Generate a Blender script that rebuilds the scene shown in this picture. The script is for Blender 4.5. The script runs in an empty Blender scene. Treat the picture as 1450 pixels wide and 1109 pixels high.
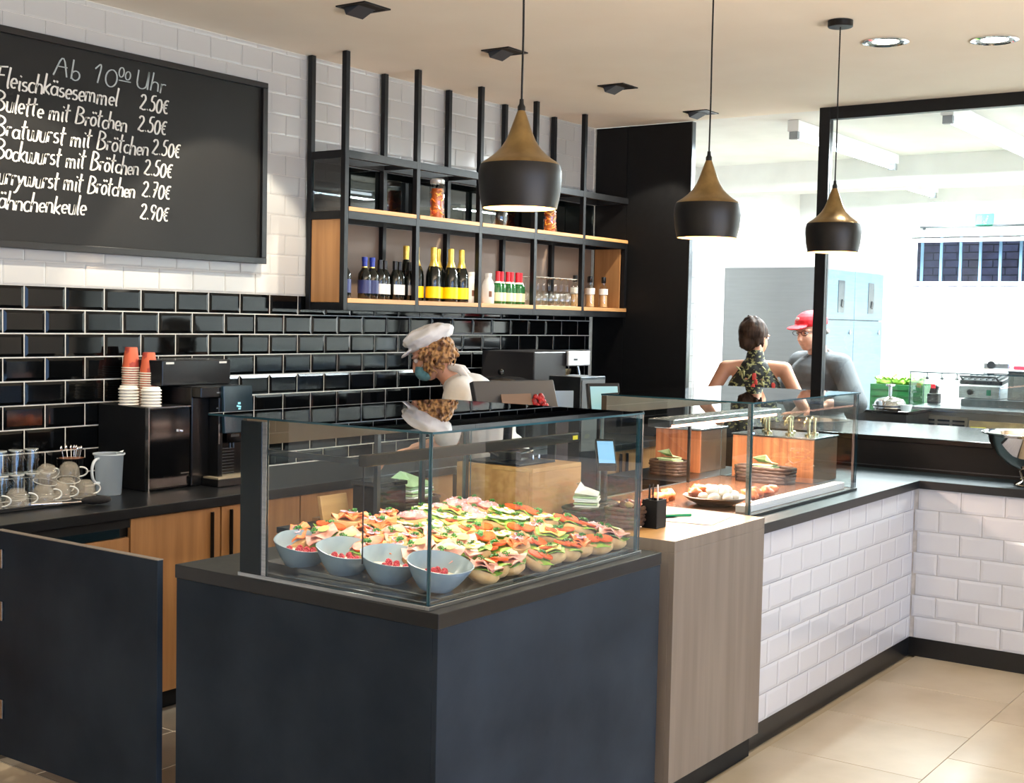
import bpy, math, random
from mathutils import Vector, Matrix, noise as mnoise
random.seed(7)
R=math.radians
S=bpy.context.scene
COL=S.collection

# ---------------------------------------------------------------- camera
def make_camera():
    yaw,pitch,roll=0.6169,-0.0555,0.0206
    f=Vector((math.cos(yaw)*math.cos(pitch),math.sin(yaw)*math.cos(pitch),math.sin(pitch)))
    r=Vector((math.sin(yaw),-math.cos(yaw),0)); u=r.cross(f)
    r2=r*math.cos(roll)+u*math.sin(roll); u2=-r*math.sin(roll)+u*math.cos(roll)
    cd=bpy.data.cameras.new('camera'); co=bpy.data.objects.new('camera',cd); COL.objects.link(co)
    cd.sensor_width=36; cd.lens=1826.34/1450*36; cd.clip_start=.05; cd.clip_end=80
    m=Matrix((r2,u2,-f)).transposed().to_4x4(); m.translation=Vector((-2.5608,-2.0325,1.6476))
    co.matrix_world=m; S.camera=co
make_camera()
# ---------------------------------------------------------------- view + world + lights
S.view_settings.view_transform='Standard'; S.view_settings.look='None'
S.view_settings.exposure=0.0; S.view_settings.gamma=1; S.view_settings.use_curve_mapping=False
S.cycles.max_bounces=10; S.cycles.transparent_max_bounces=24; S.cycles.glossy_bounces=5
S.cycles.diffuse_bounces=4; S.cycles.transmission_bounces=6
S.cycles.caustics_reflective=False; S.cycles.caustics_refractive=False
S.cycles.sample_clamp_indirect=4; S.cycles.use_denoising=True; S.cycles.blur_glossy=1.0
W=bpy.data.worlds.new('world'); S.world=W; W.use_nodes=True
W.node_tree.nodes['Background'].inputs[0].default_value=(.62,.78,1,1)
W.node_tree.nodes['Background'].inputs[1].default_value=1.5

def area(name,loc,rot,sx,sy,power,col,spread=180):
    l=bpy.data.lights.new(name,'AREA'); l.shape='RECTANGLE'; l.size=sx; l.size_y=sy; l.energy=power; l.color=col; l.spread=R(spread)
    o=bpy.data.objects.new(name,l); COL.objects.link(o); o.location=loc; o.rotation_euler=rot; return o
def spot(name,loc,target,power,col,ang=70,blend=.35,size=.03):
    l=bpy.data.lights.new(name,'SPOT'); l.energy=power; l.color=col; l.spot_size=R(ang); l.spot_blend=blend; l.shadow_soft_size=size
    o=bpy.data.objects.new(name,l); COL.objects.link(o); o.location=loc
    o.rotation_euler=(Vector(target)-Vector(loc)).to_track_quat('-Z','Y').to_euler(); return o
# daylight through the shop window behind the photographer
area('daylight_window',(-1.0,-5.85,1.5),(R(82),0,0),7.0,2.4,215,(.26,.50,1))
# added upward fill, unseen outside the window, to brighten the ceiling
area('ceiling_fill',(-.6,-7.7,-.05),(R(180),0,0),8.0,2.6,3500,(1,.80,.60))
# wall-washing ceiling spots over the shelf and board
for x in (-.42,.65,1.715,2.774,3.887,4.925):
    spot('wall_spot',(x,1.87,2.94),(x+.03,2.80,1.42),120,(1,.88,.70),66,.22,.02)
# downlights over the customer side
for x,y in ((3.491,.134),(3.694,-.311)):
    spot('downlight_lamp',(x,y,2.955),(x,y-.15,0),36,(1,.90,.78),100,.6,.05)
for x,y in ((1.2,-1.3),(2.6,-1.6),(3.6,-2.4),(-.6,-.8),(0,-2.6)):  # added unseen lamps, put in to brighten the customer floor
    spot('downlight_lamp',(x,y,2.96),(x,y,0),15,(1,.88,.74),110,.7,.06)
# kitchen tubes
for x,y in ((6.6,1.5),(6.4,.42),(9.2,1.9),(8.9,.5),(6.6,-1.4),(8.9,-1.2)):
    area('kitchen_tube_light',(x,y,2.86),(0,0,0),1.9,.12,215,(.88,.97,1))

# ---------------------------------------------------------------- materials
def lin(c):
    return tuple(((v/255)/12.92 if v/255<=.04045 else ((v/255+.055)/1.055)**2.4) for v in c)+(1,)
MATS={}
def M(name,col,rough=.5,metal=0.,col2=None,scale=8.,stretch=(1,1,1),detail=4.,bump=0.,bscale=None,emit=None,estr=0.,coat=0.,spec=.5,lo=.35,hi=.65,sub=0.,alpha=None):
    if name in MATS: return MATS[name]
    m=bpy.data.materials.new(name); m.use_nodes=True; nt=m.node_tree; N=nt.nodes; L=nt.links
    b=N['Principled BSDF']; I=b.inputs
    I['Base Color'].default_value=lin(col); I['Roughness'].default_value=rough; I['Metallic'].default_value=metal
    I['Specular IOR Level'].default_value=spec; I['Coat Weight'].default_value=coat; I['Coat Roughness'].default_value=.05
    if sub: I['Subsurface Weight'].default_value=sub; I['Subsurface Radius'].default_value=(.01,.005,.003)
    if emit: I['Emission Color'].default_value=lin(emit); I['Emission Strength'].default_value=estr
    if alpha is not None: I['Alpha'].default_value=alpha
    if col2 or bump:
        tc=N.new('ShaderNodeTexCoord'); mp=N.new('ShaderNodeMapping'); mp.inputs['Scale'].default_value=stretch
        L.new(tc.outputs['Object'],mp.inputs[0])
        nz=N.new('ShaderNodeTexNoise'); nz.inputs['Scale'].default_value=scale; nz.inputs['Detail'].default_value=detail
        L.new(mp.outputs[0],nz.inputs['Vector'])
        if col2:
            cr=N.new('ShaderNodeValToRGB'); e=cr.color_ramp.elements
            e[0].position=lo; e[1].position=hi; e[0].color=lin(col); e[1].color=lin(col2)
            L.new(nz.outputs[0],cr.inputs[0]); L.new(cr.outputs[0],I['Base Color'])
        if bump:
            src=nz
            if bscale:
                src=N.new('ShaderNodeTexNoise'); src.inputs['Scale'].default_value=bscale; src.inputs['Detail'].default_value=4
                L.new(mp.outputs[0],src.inputs['Vector'])
            bp=N.new('ShaderNodeBump'); bp.inputs['Strength'].default_value=bump; bp.inputs['Distance'].default_value=.01
            L.new(src.outputs[0],bp.inputs['Height']); L.new(bp.outputs[0],I['Normal'])
    MATS[name]=m; return m
def glassmat(name,tint=(1,1,1),ior=1.5,rough=0.,boost=0.):
    if name in MATS: return MATS[name]
    m=bpy.data.materials.new(name); m.use_nodes=True; nt=m.node_tree; N=nt.nodes; L=nt.links
    for n in list(N):
        if n.type!='OUTPUT_MATERIAL': N.remove(n)
    out=[n for n in N if n.type=='OUTPUT_MATERIAL'][0]
    t=N.new('ShaderNodeBsdfTransparent'); t.inputs[0].default_value=tint+(1,)
    g=N.new('ShaderNodeBsdfGlossy'); g.inputs['Roughness'].default_value=rough
    fr=N.new('ShaderNodeFresnel'); fr.inputs[0].default_value=ior
    fac=fr.outputs[0]
    geo=N.new('ShaderNodeNewGeometry')  # reflect on front faces only
    inv=N.new('ShaderNodeMath'); inv.operation='SUBTRACT'; inv.inputs[0].default_value=1; L.new(geo.outputs['Backfacing'],inv.inputs[1])
    mul=N.new('ShaderNodeMath'); mul.operation='MULTIPLY'; L.new(fac,mul.inputs[0]); L.new(inv.outputs[0],mul.inputs[1]); fac=mul.outputs[0]
    if boost:
        ad=N.new('ShaderNodeMath'); ad.operation='MULTIPLY'; ad.use_clamp=True; ad.inputs[1].default_value=boost; L.new(fac,ad.inputs[0]); fac=ad.outputs[0]
    mx=N.new('ShaderNodeMixShader'); L.new(fac,mx.inputs[0]); L.new(t.outputs[0],mx.inputs[1]); L.new(g.outputs[0],mx.inputs[2])
    L.new(mx.outputs[0],out.inputs[0]); MATS[name]=m; return m
def emat(name,col,st):
    if name in MATS: return MATS[name]
    m=bpy.data.materials.new(name); m.use_nodes=True; nt=m.node_tree
    for n in list(nt.nodes):
        if n.type!='OUTPUT_MATERIAL': nt.nodes.remove(n)
    e=nt.nodes.new('ShaderNodeEmission'); e.inputs[0].default_value=lin(col); e.inputs[1].default_value=st
    nt.links.new(e.outputs[0],[n for n in nt.nodes if n.type=='OUTPUT_MATERIAL'][0].inputs[0]); MATS[name]=m; return m
GLASS=glassmat('clear_glass',(.96,.985,.975),boost=1.6)
WGLASS=glassmat('window_glass',(.97,.99,.99))
SMOKE=glassmat('smoked_glass',(.22,.25,.25),boost=2.)
JARG=glassmat('drinking_glass',(.95,.97,.96),boost=3)
EDGE=M('glass_edge',(40,78,88),.08,col2=(24,50,60),scale=3)
BLK=M('black_steel',(13,14,17),.4,.0,col2=(18,20,23),scale=20,spec=.3)
BLKM=M('black_matte',(9,10,12),.5,col2=(13,14,16),scale=25,spec=.25)
BLKG=M('black_gloss',(6,7,9),.08,coat=.2,col2=(9,10,12),scale=5)
STEEL=M('brushed_steel',(185,188,190),.22,1.,col2=(160,163,166),scale=6,stretch=(1,1,25))
STEELD=M('dark_steel',(95,100,104),.3,1.,col2=(78,82,86),scale=6)
CHROME=M('chrome',(225,225,225),.06,1.)
SLATE=M('slate_panel',(20,30,41),.62,col2=(40,50,61),spec=.2,scale=3.2,detail=8,lo=.3,hi=.72,bump=.02,bscale=60)
SLABB=M('black_worktop',(13,15,18),.3,col2=(19,21,24),scale=30)
SLABR=M('black_worktop_satin',(13,15,18),.36,col2=(19,21,24),scale=40)
SLABT=M('worktop_top',(42,55,61),.5,spec=.12,col2=(37,49,54),scale=40)  # blue-grey tone for the top face only, edges stay black
SLABD=M('worktop_top_dark',(62,64,62),.5,spec=.25,col2=(54,56,55),scale=40)  # grey tone for the top face only, edges stay black
OAK=M('oak',(172,126,80),.45,col2=(152,108,66),scale=3.,stretch=(9,9,.6),detail=6,bump=.03)
OAKH=M('oak_across',(202,154,100),.45,col2=(172,124,76),scale=3.,stretch=(.6,9,9),detail=6,bump=.03)
OAKG=M('grey_oak',(122,112,101),.5,col2=(110,99,88),scale=2.4,stretch=(8,8,.5),detail=7,bump=.03)
OAKT=M('oak_top',(205,160,104),.4,col2=(182,136,84),scale=2.5,stretch=(.8,9,9),detail=6)
WHITEP=M('white_plaster',(236,236,232),.8,col2=(228,228,224),scale=3)
CEIL=M('ceiling_paint',(244,236,222),.9,col2=(240,231,216),scale=2)
WTILE=M('white_glaze',(198,200,204),.07,coat=.3,col2=(192,194,199),scale=2)
WTILEU=M('white_glaze_wall',(184,184,182),.14,coat=.2,col2=(178,178,176),scale=2)
BTILE=M('black_glaze',(4,5,6),.06,col2=(7,8,8),scale=3,spec=.3)
GROUTW=M('white_grout',(222,220,212),.9,col2=(205,202,194),scale=30)
GROUTG=M('grey_grout',(196,192,188),.9,col2=(180,176,172),scale=30)

NM=['first','second','third','fourth','fifth','sixth','seventh','eighth','ninth','tenth','eleventh','twelfth','thirteenth','fourteenth','fifteenth','sixteenth','seventeenth']
# ---------------------------------------------------------------- mesh builder
class MB:
    def __init__(s): s.v=[]; s.f=[]; s.m=[]
    def add(s,v,f,mi=0):
        o=len(s.v); s.v+= [tuple(p) for p in v]; s.f+=[tuple(i+o for i in q) for q in f]; s.m+=[mi]*len(f); return s
    def box(s,a,b,mi=0,mis=None):
        x0,y0,z0=a; x1,y1,z1=b
        v=[(x0,y0,z0),(x1,y0,z0),(x1,y1,z0),(x0,y1,z0),(x0,y0,z1),(x1,y0,z1),(x1,y1,z1),(x0,y1,z1)]
        f=[(0,3,2,1),(4,5,6,7),(0,1,5,4),(1,2,6,5),(2,3,7,6),(3,0,4,7)]
        o=len(s.v); s.v+=v; s.f+=[tuple(i+o for i in q) for q in f]; s.m+=(mis or [mi]*6); return s
    def obox(s,c,size,rot=(0,0,0),mi=0):
        from mathutils import Euler
        e=Euler(rot).to_matrix(); hx,hy,hz=[k/2 for k in size]; c=Vector(c)
        v=[c+e@Vector(p) for p in [(-hx,-hy,-hz),(hx,-hy,-hz),(hx,hy,-hz),(-hx,hy,-hz),(-hx,-hy,hz),(hx,-hy,hz),(hx,hy,hz),(-hx,hy,hz)]]
        return s.add(v,[(0,3,2,1),(4,5,6,7),(0,1,5,4),(1,2,6,5),(2,3,7,6),(3,0,4,7)],mi)
    def lathe(s,prof,c=(0,0,0),n=24,mi=0,cap=True,sc=(1,1),close=False):
        v=[];f=[]
        for r,z in prof:
            for k in range(n):
                a=2*math.pi*k/n; v.append((c[0]+r*math.cos(a)*sc[0],c[1]+r*math.sin(a)*sc[1],c[2]+z))
        P=len(prof)
        for i in range(P-1):
            for k in range(n):
                k2=(k+1)%n; f.append((i*n+k,i*n+k2,(i+1)*n+k2,(i+1)*n+k))
        if cap:
            f.append(tuple(reversed(range(n)))); f.append(tuple((P-1)*n+k for k in range(n)))
        return s.add(v,f,mi)
    def tube(s,pts,r,n=8,mi=0,cap=True):
        pts=[Vector(p) for p in pts]; rs=r if isinstance(r,(list,tuple)) else [r]*len(pts)
        v=[];f=[]; up=None
        for i,p in enumerate(pts):
            d=(pts[min(i+1,len(pts)-1)]-pts[max(i-1,0)]); d.normalize()
            if up is None:
                up=Vector((0,0,1)) if abs(d.z)<.9 else Vector((1,0,0))
            x=up.cross(d)
            if x.length<1e-6: x=Vector((1,0,0))
            x.normalize(); y=d.cross(x); up=y
            for k in range(n):
                a=2*math.pi*k/n; v.append(p+(x*math.cos(a)+y*math.sin(a))*rs[i])
        for i in range(len(pts)-1):
            for k in range(n):
                k2=(k+1)%n; f.append((i*n+k,i*n+k2,(i+1)*n+k2,(i+1)*n+k))
        if cap: f.append(tuple(reversed(range(n)))); f.append(tuple((len(pts)-1)*n+k for k in range(n)))
        return s.add(v,f,mi)
    def ball(s,c,r,n=12,mi=0,rot=None,jit=0,seed=0,zmin=None,js=3.):
        rx,ry,rz=r if isinstance(r,(tuple,list)) else (r,r,r)
        v=[];f=[]; m=n//2+1
        for i in range(m):
            t=math.pi*i/(m-1)
            for k in range(n):
                a=2*math.pi*k/n
                p=Vector((math.sin(t)*math.cos(a),math.sin(t)*math.sin(a),-math.cos(t)))
                if jit: p*=1+jit*mnoise.noise(p*js+Vector((seed,seed*.7,0)))
                p=Vector((p.x*rx,p.y*ry,p.z*rz))
                if zmin is not None and p.z<zmin: p.z=zmin
                if rot is not None: p=rot@p
                v.append(p+Vector(c))
        for i in range(m-1):
            for k in range(n):
                k2=(k+1)%n; f.append((i*n+k,i*n+k2,(i+1)*n+k2,(i+1)*n+k))
        return s.add(v,f,mi)
    def build(s,name,mat,parent=None,bevel=0,smooth=None,weld=False,seg=2,sub=0):
        me=bpy.data.meshes.new(name); me.from_pydata(s.v,[],s.f)
        for mt in (mat if isinstance(mat,(list,tuple)) else [mat]): me.materials.append(mt)
        me.polygons.foreach_set('material_index',s.m)
        if smooth is not None:
            me.polygons.foreach_set('use_smooth',[True]*len(me.polygons))
            me.set_sharp_from_angle(angle=R(smooth))
        me.update()
        o=bpy.data.objects.new(name,me); COL.objects.link(o)
        if parent is not None: o.parent=parent
        if weld: md=o.modifiers.new('w','WELD'); md.merge_threshold=1e-5
        if bevel:
            md=o.modifiers.new('b','BEVEL'); md.width=bevel; md.segments=seg; md.limit_method='ANGLE'; md.angle_limit=R(40)
        if sub: md=o.modifiers.new('s','SUBSURF'); md.levels=sub; md.render_levels=sub
        return o
def box(a,b): return MB().box(a,b)
def tag(o,label=None,cat=None,group=None,kind=None):
    if label: o['label']=label
    if cat: o['category']=cat
    if group: o['group']=group
    if kind: o['kind']=kind
    return o
def thing(name,label,cat,loc=(0,0,0),rz=0,group=None):
    o=bpy.data.objects.new(name,None); COL.objects.link(o); o.location=loc; o.rotation_euler=(0,0,rz); o.empty_display_size=.05
    return tag(o,label,cat,group)
def copytree(o,loc=None,rz=None,label=None,group=None,parent=None,rot=None,scale=None):
    c=o.copy(); COL.objects.link(c)
    if parent is not None: c.parent=parent
    for ch in o.children: copytree(ch,parent=c)
    if loc is not None: c.location=loc
    if rz is not None: c.rotation_euler=(0,0,rz)
    if rot is not None: c.rotation_euler=rot
    if scale is not None: c.scale=(scale,)*3 if not isinstance(scale,tuple) else scale
    if label: c['label']=label
    if group: c['group']=group
    return c
def struct(o,**k): o['kind']='structure'; return o
def pane(name,a,b,parent,thin,mat=None):
    # thin axis index; the narrow sides get the tinted edge material
    mis={0:[1,1,1,0,1,0],1:[1,1,0,1,0,1],2:[0,0,1,1,1,1]}[thin]
    return MB().box(a,b,mis=mis).build(name,[mat or GLASS,EDGE],parent)
# ================================================================ SETTING
BEIGE=M('beige_stone',(180,168,147),.34,col2=(152,138,115),scale=2.2,detail=8,lo=.3,hi=.7)
BEIGEJ=M('beige_joint',(166,153,131),.8)
GREYT=M('grey_stone',(118,112,102),.4,col2=(104,98,90),scale=3,detail=6)
GREYJ=M('pale_joint',(205,200,188),.8)
fl=struct(box((-5.1,-6.1,-.06),(10.1,3.4,-.010)).build('floor',[BEIGEJ]))
gj=MB().box((.15,.3,-.011),(5.19,2.2,-.0015)).build('joint_bed',GREYJ,fl)
_tm={}
def flat_tile(w,h,t,b):
    k=('f',round(w,4),round(h,4),t)
    if k not in _tm:
        v=[(0,0,-t),(w,0,-t),(w,h,-t),(0,h,-t),(b,b,0),(w-b,b,0),(w-b,h-b,0),(b,h-b,0),(0,0,-b),(w,0,-b),(w,h,-b),(0,h,-b)]
        f=[(4,5,6,7)]+[(i,(i+1)%4,8+(i+1)%4,8+i) for i in range(4)]+[(8+i,8+(i+1)%4,4+(i+1)%4,4+i) for i in range(4)]
        me=bpy.data.meshes.new('floor_tile'); me.from_pydata(v,[],f); _tm[k]=me
    return _tm[k]
def lay(x0,y0,x1,y1,pw,ph,g,mat,name,off=0,parent=fl):
    j=0; y=y0
    while y<y1-.02:
        h=min(ph,y1-y); x=x0-(off if j%2 else 0)
        while x<x1-.02:
            xa=max(x,x0); xb=min(x+pw,x1)
            if xb-xa>.03:
                me=flat_tile(xb-xa-g,h-g,.010,.0015)
                if not me.materials: me.materials.append(mat)
                o=bpy.data.objects.new(name,me); COL.objects.link(o); o.parent=parent; o.location=(xa+g/2,y+g/2,0)
            x+=pw
        y+=ph; j+=1
lay(-2.4,-3.6,4.2,.0,.6,.6,.002,BEIGE,'floor_tile',.3)
lay(-2.25,.0,.145,2.2,.6,.6,.003,BEIGE,'floor_tile',.3)
lay(.147,.71,5.19,2.2,.62,.305,.007,GREYT,'grey_floor_tile',0)
# ceilings
ce=struct(box((-5.1,-6.1,3.0),(5.22,3.06,3.1)).build('ceiling',CEIL))
ck=struct(box((5.22,-3.1,3.02),(10.1,3.4,3.12)).build('ceiling',WHITEP))
bm_=struct(box((7.7,-3.0,2.78),(8.0,3.3,3.02)).build('trim_1',WHITEP)); tag(bm_,'white downstand beam under the kitchen ceiling')
# walls
wb=struct(box((-5.0,2.808,0),(5.26,3.0,3.0)).build('wall_back',GROUTW))
struct(box((-5.1,-6.0,0),(-5.0,3.0,3.0)).build('wall_left',WHITEP))
wf=MB().box((-5,-6.1,0),(5.2,-6,.25)).box((-5,-6.1,2.75),(5.2,-6,3)).box((-5,-6.1,.25),(-4.6,-6,2.75)).box((2.8,-6.1,.25),(5.2,-6,2.75))
struct(wf.build('wall_front',WHITEP))
w3=struct(thing('window_1',None,None,(-.9,-6.05,0)))
for x in (-3.7,-1.25,1.25,3.68): box((x-.03,-.04,.25),(x+.03,.04,2.75)).build('mullion',BLK,w3)
for i in range(3): pane('pane',(-3.67+2.45*i,-.004,.27),(-1.28+2.45*i,.004,2.74),w3,1,WGLASS)
w3['label']='tall black framed shop window behind the photographer'
struct(box((10.0,-3.1,0),(10.1,1.0-2.9,3.02)).build('wall_kitchen',WHITEP))
# kitchen back wall with opening for the window: y -1.2..2.14, z 2.04..2.54
wk=MB().box((10.0,-1.9,0),(10.1,3.4,2.04)).box((10.0,-1.9,2.54),(10.1,3.4,3.02)).box((10.0,2.14,2.04),(10.1,3.4,2.54)).box((10.0,-1.9,2.04),(10.1,-1.0,2.54))
struct(wk.build('wall_kitchen',WHITEP))
struct(box((5.26,3.3,0),(10.0,3.4,3.02)).build('wall_kitchen',WHITEP))
struct(box((5.2,-3.1,0),(10.0,-3.0,3.02)).build('wall_kitchen',WHITEP))
struct(box((5.2,-6.1,0),(5.3,-3.0,3.0)).build('wall_right',WHITEP))
# metro tile: raised middle with bevelled border, faces -Y, origin lower left of the tile, back on y=0
def metro(w,h,d=.008,b=.013,e=.0015,edge=.0052):
    edge=min(edge,d*.65)
    k=('m',round(w,4),round(h,4),d,b)
    if k not in _tm:
        def ring(i,y): return [(i,y,i),(w-i,y,i),(w-i,y,h-i),(i,y,h-i)]
        v=ring(0,0)+ring(0,-edge)+ring(b if min(w,h)>2.6*b else min(w,h)*.3,-d)
        f=[(8,9,10,11)]
        for r in (0,4):
            for i in range(4): f.append((r+i,r+(i+1)%4,r+4+(i+1)%4,r+4+i))
        me=bpy.data.meshes.new('tile'); me.from_pydata(v,[],f); _tm[k]=me
    return _tm[k]
def tile_wall(parent,name,mat,org,rz,U,u0,z_rows,off,pu,g=.0045,d=.008,b=.013,stuff_below=None,tilt=.004):
    """rows: list of (z0,z1); joints at u0+k*pu (even rows) shifted by pu/2 (odd rows); u range U"""
    rr=random.Random(hash(name)%1000 if False else len(name)*7)
    stuff=MB()
    for j,(z0,z1) in enumerate(z_rows):
        s=u0+(off+j)%2*pu/2
        k=math.floor((U[0]-s)/pu)-1
        while s+k*pu<U[1]:
            a=max(s+k*pu,U[0]); bb=min(s+(k+1)*pu,U[1]); k+=1
            if bb-a<.02: continue
            me=metro(bb-a-g,z1-z0-g,d,b)
            if not me.materials or me.materials[0]!=mat:
                if me.materials: 
                    key=(me.name,mat.name)
                    if key not in _tm: m2=me.copy(); m2.materials.clear(); m2.materials.append(mat); _tm[key]=m2
                    me=_tm[key]
                else: me.materials.append(mat)
            c,s_=math.cos(rz),math.sin(rz); lx=a+g/2; 
            if stuff_below is not None and a<stuff_below:
                stuff.add([(org[0]+lx+x,org[1]+y,org[2]+z0+g/2+z) for x,y,z in [tuple(q.co) for q in me.vertices]],[tuple(p.vertices) for p in me.polygons]); continue
            o=bpy.data.objects.new(name,me); COL.objects.link(o); o.parent=parent
            o.location=(org[0]+lx*c,org[1]+lx*s_,org[2]+z0+g/2)
            o.rotation_euler=(rr.uniform(-tilt,tilt),rr.uniform(-.0006,.0006),rz+rr.uniform(-tilt,tilt)*.6)
    if stuff.v: tag(stuff.build(name,mat,parent),kind='stuff')
P_=.102; Z0=1.7522
rows=[]; z=Z0
while z>.90: rows.append((max(z-P_,.872),z)); z-=P_
tile_wall(wb,'black_wall_tile',BTILE,(.6917-.202*4,2.811,0),0,(.1,5.31),0,rows,0,.202,g=.006)
tile_wall(wb,'tile_field',BTILE,(.6917-.202*12,2.811,0),0,(-.5,1.71),0,rows,0,.202,g=.006,stuff_below=9)
rows=[]; z=Z0
while z<2.98: rows.append((z,min(z+P_,2.998))); z+=P_
tile_wall(wb,'white_wall_tile',WTILEU,(.6917-.202*4,2.808,0),0,(.404,5.31),0,rows,1,.202,g=.002,b=.008,d=.0035)
tile_wall(wb,'tile_field',WTILEU,(.6917-.202*12,2.808,0),0,(-.5,1.71+.304),0,rows,1,.202,g=.002,b=.008,d=.0035,stuff_below=9)

# ================================================================ BLACK TALL PANEL BESIDE THE SHELF
t=thing('tall_panel','tall black wood panel wall beside the bottle shelf, by the kitchen opening','panel',(5.21,2.05,0))
box((.004,.004,0),(.045,.74,2.995)).build('core',BLKM,t)
box((0,0,0),(.004,.488,2.995)).build('panel',BLKM,t,bevel=.001)
box((0,.493,0),(.004,.745,2.995)).build('panel',BLKM,t,bevel=.001)
box((.0,-.006,0),(.047,.003,2.995)).build('edge_strip',STEELD,t)
# ================================================================ KITCHEN PARTITION (steel framed window) and serving hatch body
wp=struct(thing('window_2',None,None,(5.15,0,0))); wp['label']='black steel framed glass partition to the kitchen'
box((-.03,1.05,1.07),(.03,1.12,3.0)).build('post',BLK,wp,bevel=.003)
box((-.03,-3.0,2.925),(.03,1.05,3.0)).build('top_rail',BLK,wp,bevel=.003)
pane('pane',(-.004,-3.0,1.075),(.004,1.05,2.925),wp,0,WGLASS)
h=thing('hatch_counter','high black counter body under the kitchen partition, behind the steel bowl','counter',(4.22,0,0))
box((0,-2.9,0),(.96,1.12,1.04)).build('body',BLKM,h)
box((-.012,-2.9,1.04),(.97,1.13,1.07)).build('ledge',M('ledge_black',(10,11,13),.2,spec=.35),h,bevel=.003)
box((-.006,-2.9,.905),(.0,1.1,.91)).build('trim_line',STEELD,h)

# ================================================================ SLATE COUNTER
t=thing('slate_counter','dark blue-grey stone-look counter base carrying the sandwich display','counter')
box((.003,.003,0),(1.178,.02,.85)).build('front_panel',SLATE,t,bevel=.0015)
box((.003,.0205,0),(.02,1.012,.85)).build('side_panel',SLATE,t,bevel=.0015)
box((.022,.022,0),(1.176,1.0,.848)).build('body',BLKM,t)
o=MB().box((0,0,.8501),(1.18,1.0165,.891),mis=[0,1,0,0,0,0]).build('worktop',[SLABB,SLABD],bevel=.002); tag(o,'black worktop slab on the slate counter under the sandwich case','worktop')
# gate
g=thing('swing_gate','low slate-look swing gate left of the display counter','gate',(-.005,1.93,0))
box((0,-.84,.115),(.022,0,.893)).build('panel',SLATE,g,bevel=.0015)
box((-.0006,-.841,.8931),(.0226,0,.8955)).build('top_edge',M('edge_band',(150,140,128),.5),g)
for z in (.80,.62,.28):
    hh=MB().box((-.009,-.045,z-.033),(-.0001,.034,z+.033)).tube([(-.008,-.002,z-.035),(-.008,-.002,z+.035)],.008,10).build('hinge',STEEL,g,bevel=.001)
o=box((-.02,1.965,0),(.03,2.01,.9)).build('gate_post',SLATE,bevel=.002); tag(o,'slate-look post carrying the gate hinges, at the left edge','post')
# ================================================================ OAK BLOCK
t=thing('oak_counter','pale oak block counter between the sandwich case and the tiled counter','counter',(1.237,-.017,0))
box((0,0,.091),(.714,.02,.8805)).build('front_panel',OAKG,t,bevel=.001)
box((0,.0205,.091),(.02,.9,.8805)).build('side_panel',OAKG,t,bevel=.001)
box((.694,.0205,.091),(.714,.9,.8805)).build('side_panel',OAKG,t,bevel=.001)
box((0,0,.881),(.714,.9,.921)).build('top',[OAKT,OAKG],t,bevel=.001).data.polygons[2].material_index=1
for p in t.children[-1].data.polygons:
    if p.index in (2,3,4,5): p.material_index=1
box((.02,.03,0),(.7,.88,.091)).build('plinth',BLKM,t)
# ================================================================ TILED COUNTER
t=thing('tiled_counter','white tiled counter forming an L, right of the oak block','counter')
bd=MB().box((1.955,.036,.094),(3.861,.75,.85)).box((3.861,-2.4,.094),(4.215,.75,.85))
bd.build('body',GROUTG,t)
rows=[(.094+.108*i,.094+.108*(i+1)) for i in range(7)]
rows=[(a-0.0,min(b,.85)) for a,b in rows][::-1]
MB().box((1.955,.04,0),(3.9,.7,.0935)).box((3.88,-2.4,0),(4.2,.7,.0935)).build('plinth',BLKM,t)
MB().box((1.955,.033,.0),(3.857,.0405,.0935)).box((3.857,-2.4,.0),(3.865,.0405,.0935)).build('skirting',SLABB,t)
tile_wall(t,'tile',WTILE,(0,.036,0),0,(1.957,3.855),2.965,rows,0,.21,g=.0022,b=.014,d=.007)
tile_wall(t,'tile',WTILE,(3.861,0,0),-math.pi/2,(-.028,2.4),.198,rows,0,.21,g=.0022,b=.014,d=.007)
pts=[(1.952,0),(3.825,0),(3.825,-2.45),(4.217,-2.45),(4.217,.8),(1.952,.8)]
m=MB(); n=len(pts); m.add([(x,y,.8505) for x,y in pts]+[(x,y,.891) for x,y in pts],[tuple(reversed(range(n))),tuple(range(n,2*n))]+[(i,(i+1)%n,n+(i+1)%n,n+i) for i in range(n)])
m.m[1]=1
tag(m.build('worktop',[SLABR,SLABT],bevel=.002),'long black L-shaped worktop on the white tiled counter','worktop')
# ================================================================ BACK COUNTER
def cabinet(x0,x1,label,niche=False,doors=1,hs=None):
    c=thing('base_cabinet',label,'cabinet',(x0,2.155,0)); w=x1-x0
    box((.0,.02,.08),(w,.6,.828)).build('body',BLKM,c)
    if niche:
        MB().box((.0,.0,.79),(w,.02,.828)).build('rail',BLKM,c)
        box((.004,.0,.755),(w-.05,.019,.79)).build('niche_shade',M('teal_dark',(14,30,38),.2),c)  # dark strip stands in for the shade of the open niche
        d=box((.004,-.0,.085),(w-.004,.02,.75)).build('drawer',OAK,c,bevel=.001)
    else:
        dw=w/doors
        for i in range(doors):
            d=box((i*dw+.003,0,.085),((i+1)*dw-.003,.02,.822)).build('door',OAK,c,bevel=.001)
            hx=(hs[i] if hs else (i*dw+(.04 if i%2 else dw-.04)))
            MB().box((hx-.009,-.004,.60),(hx+.009,-.0002,.805)).box((hx-.009,-.02,.60),(hx-.004,-.004,.805)).build('handle',BLK,d,bevel=.001)
    box((0,.05,0),(w,.07,.079)).build('plinth',BLKM,c)
    return c
cabinet(-.5,.10,'oak cabinet left of the drinks-counter drawer unit, at the left edge')
cabinet(.10,.728,'oak drawer unit with niche shade as a dark strip behind the gate',niche=True)
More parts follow.
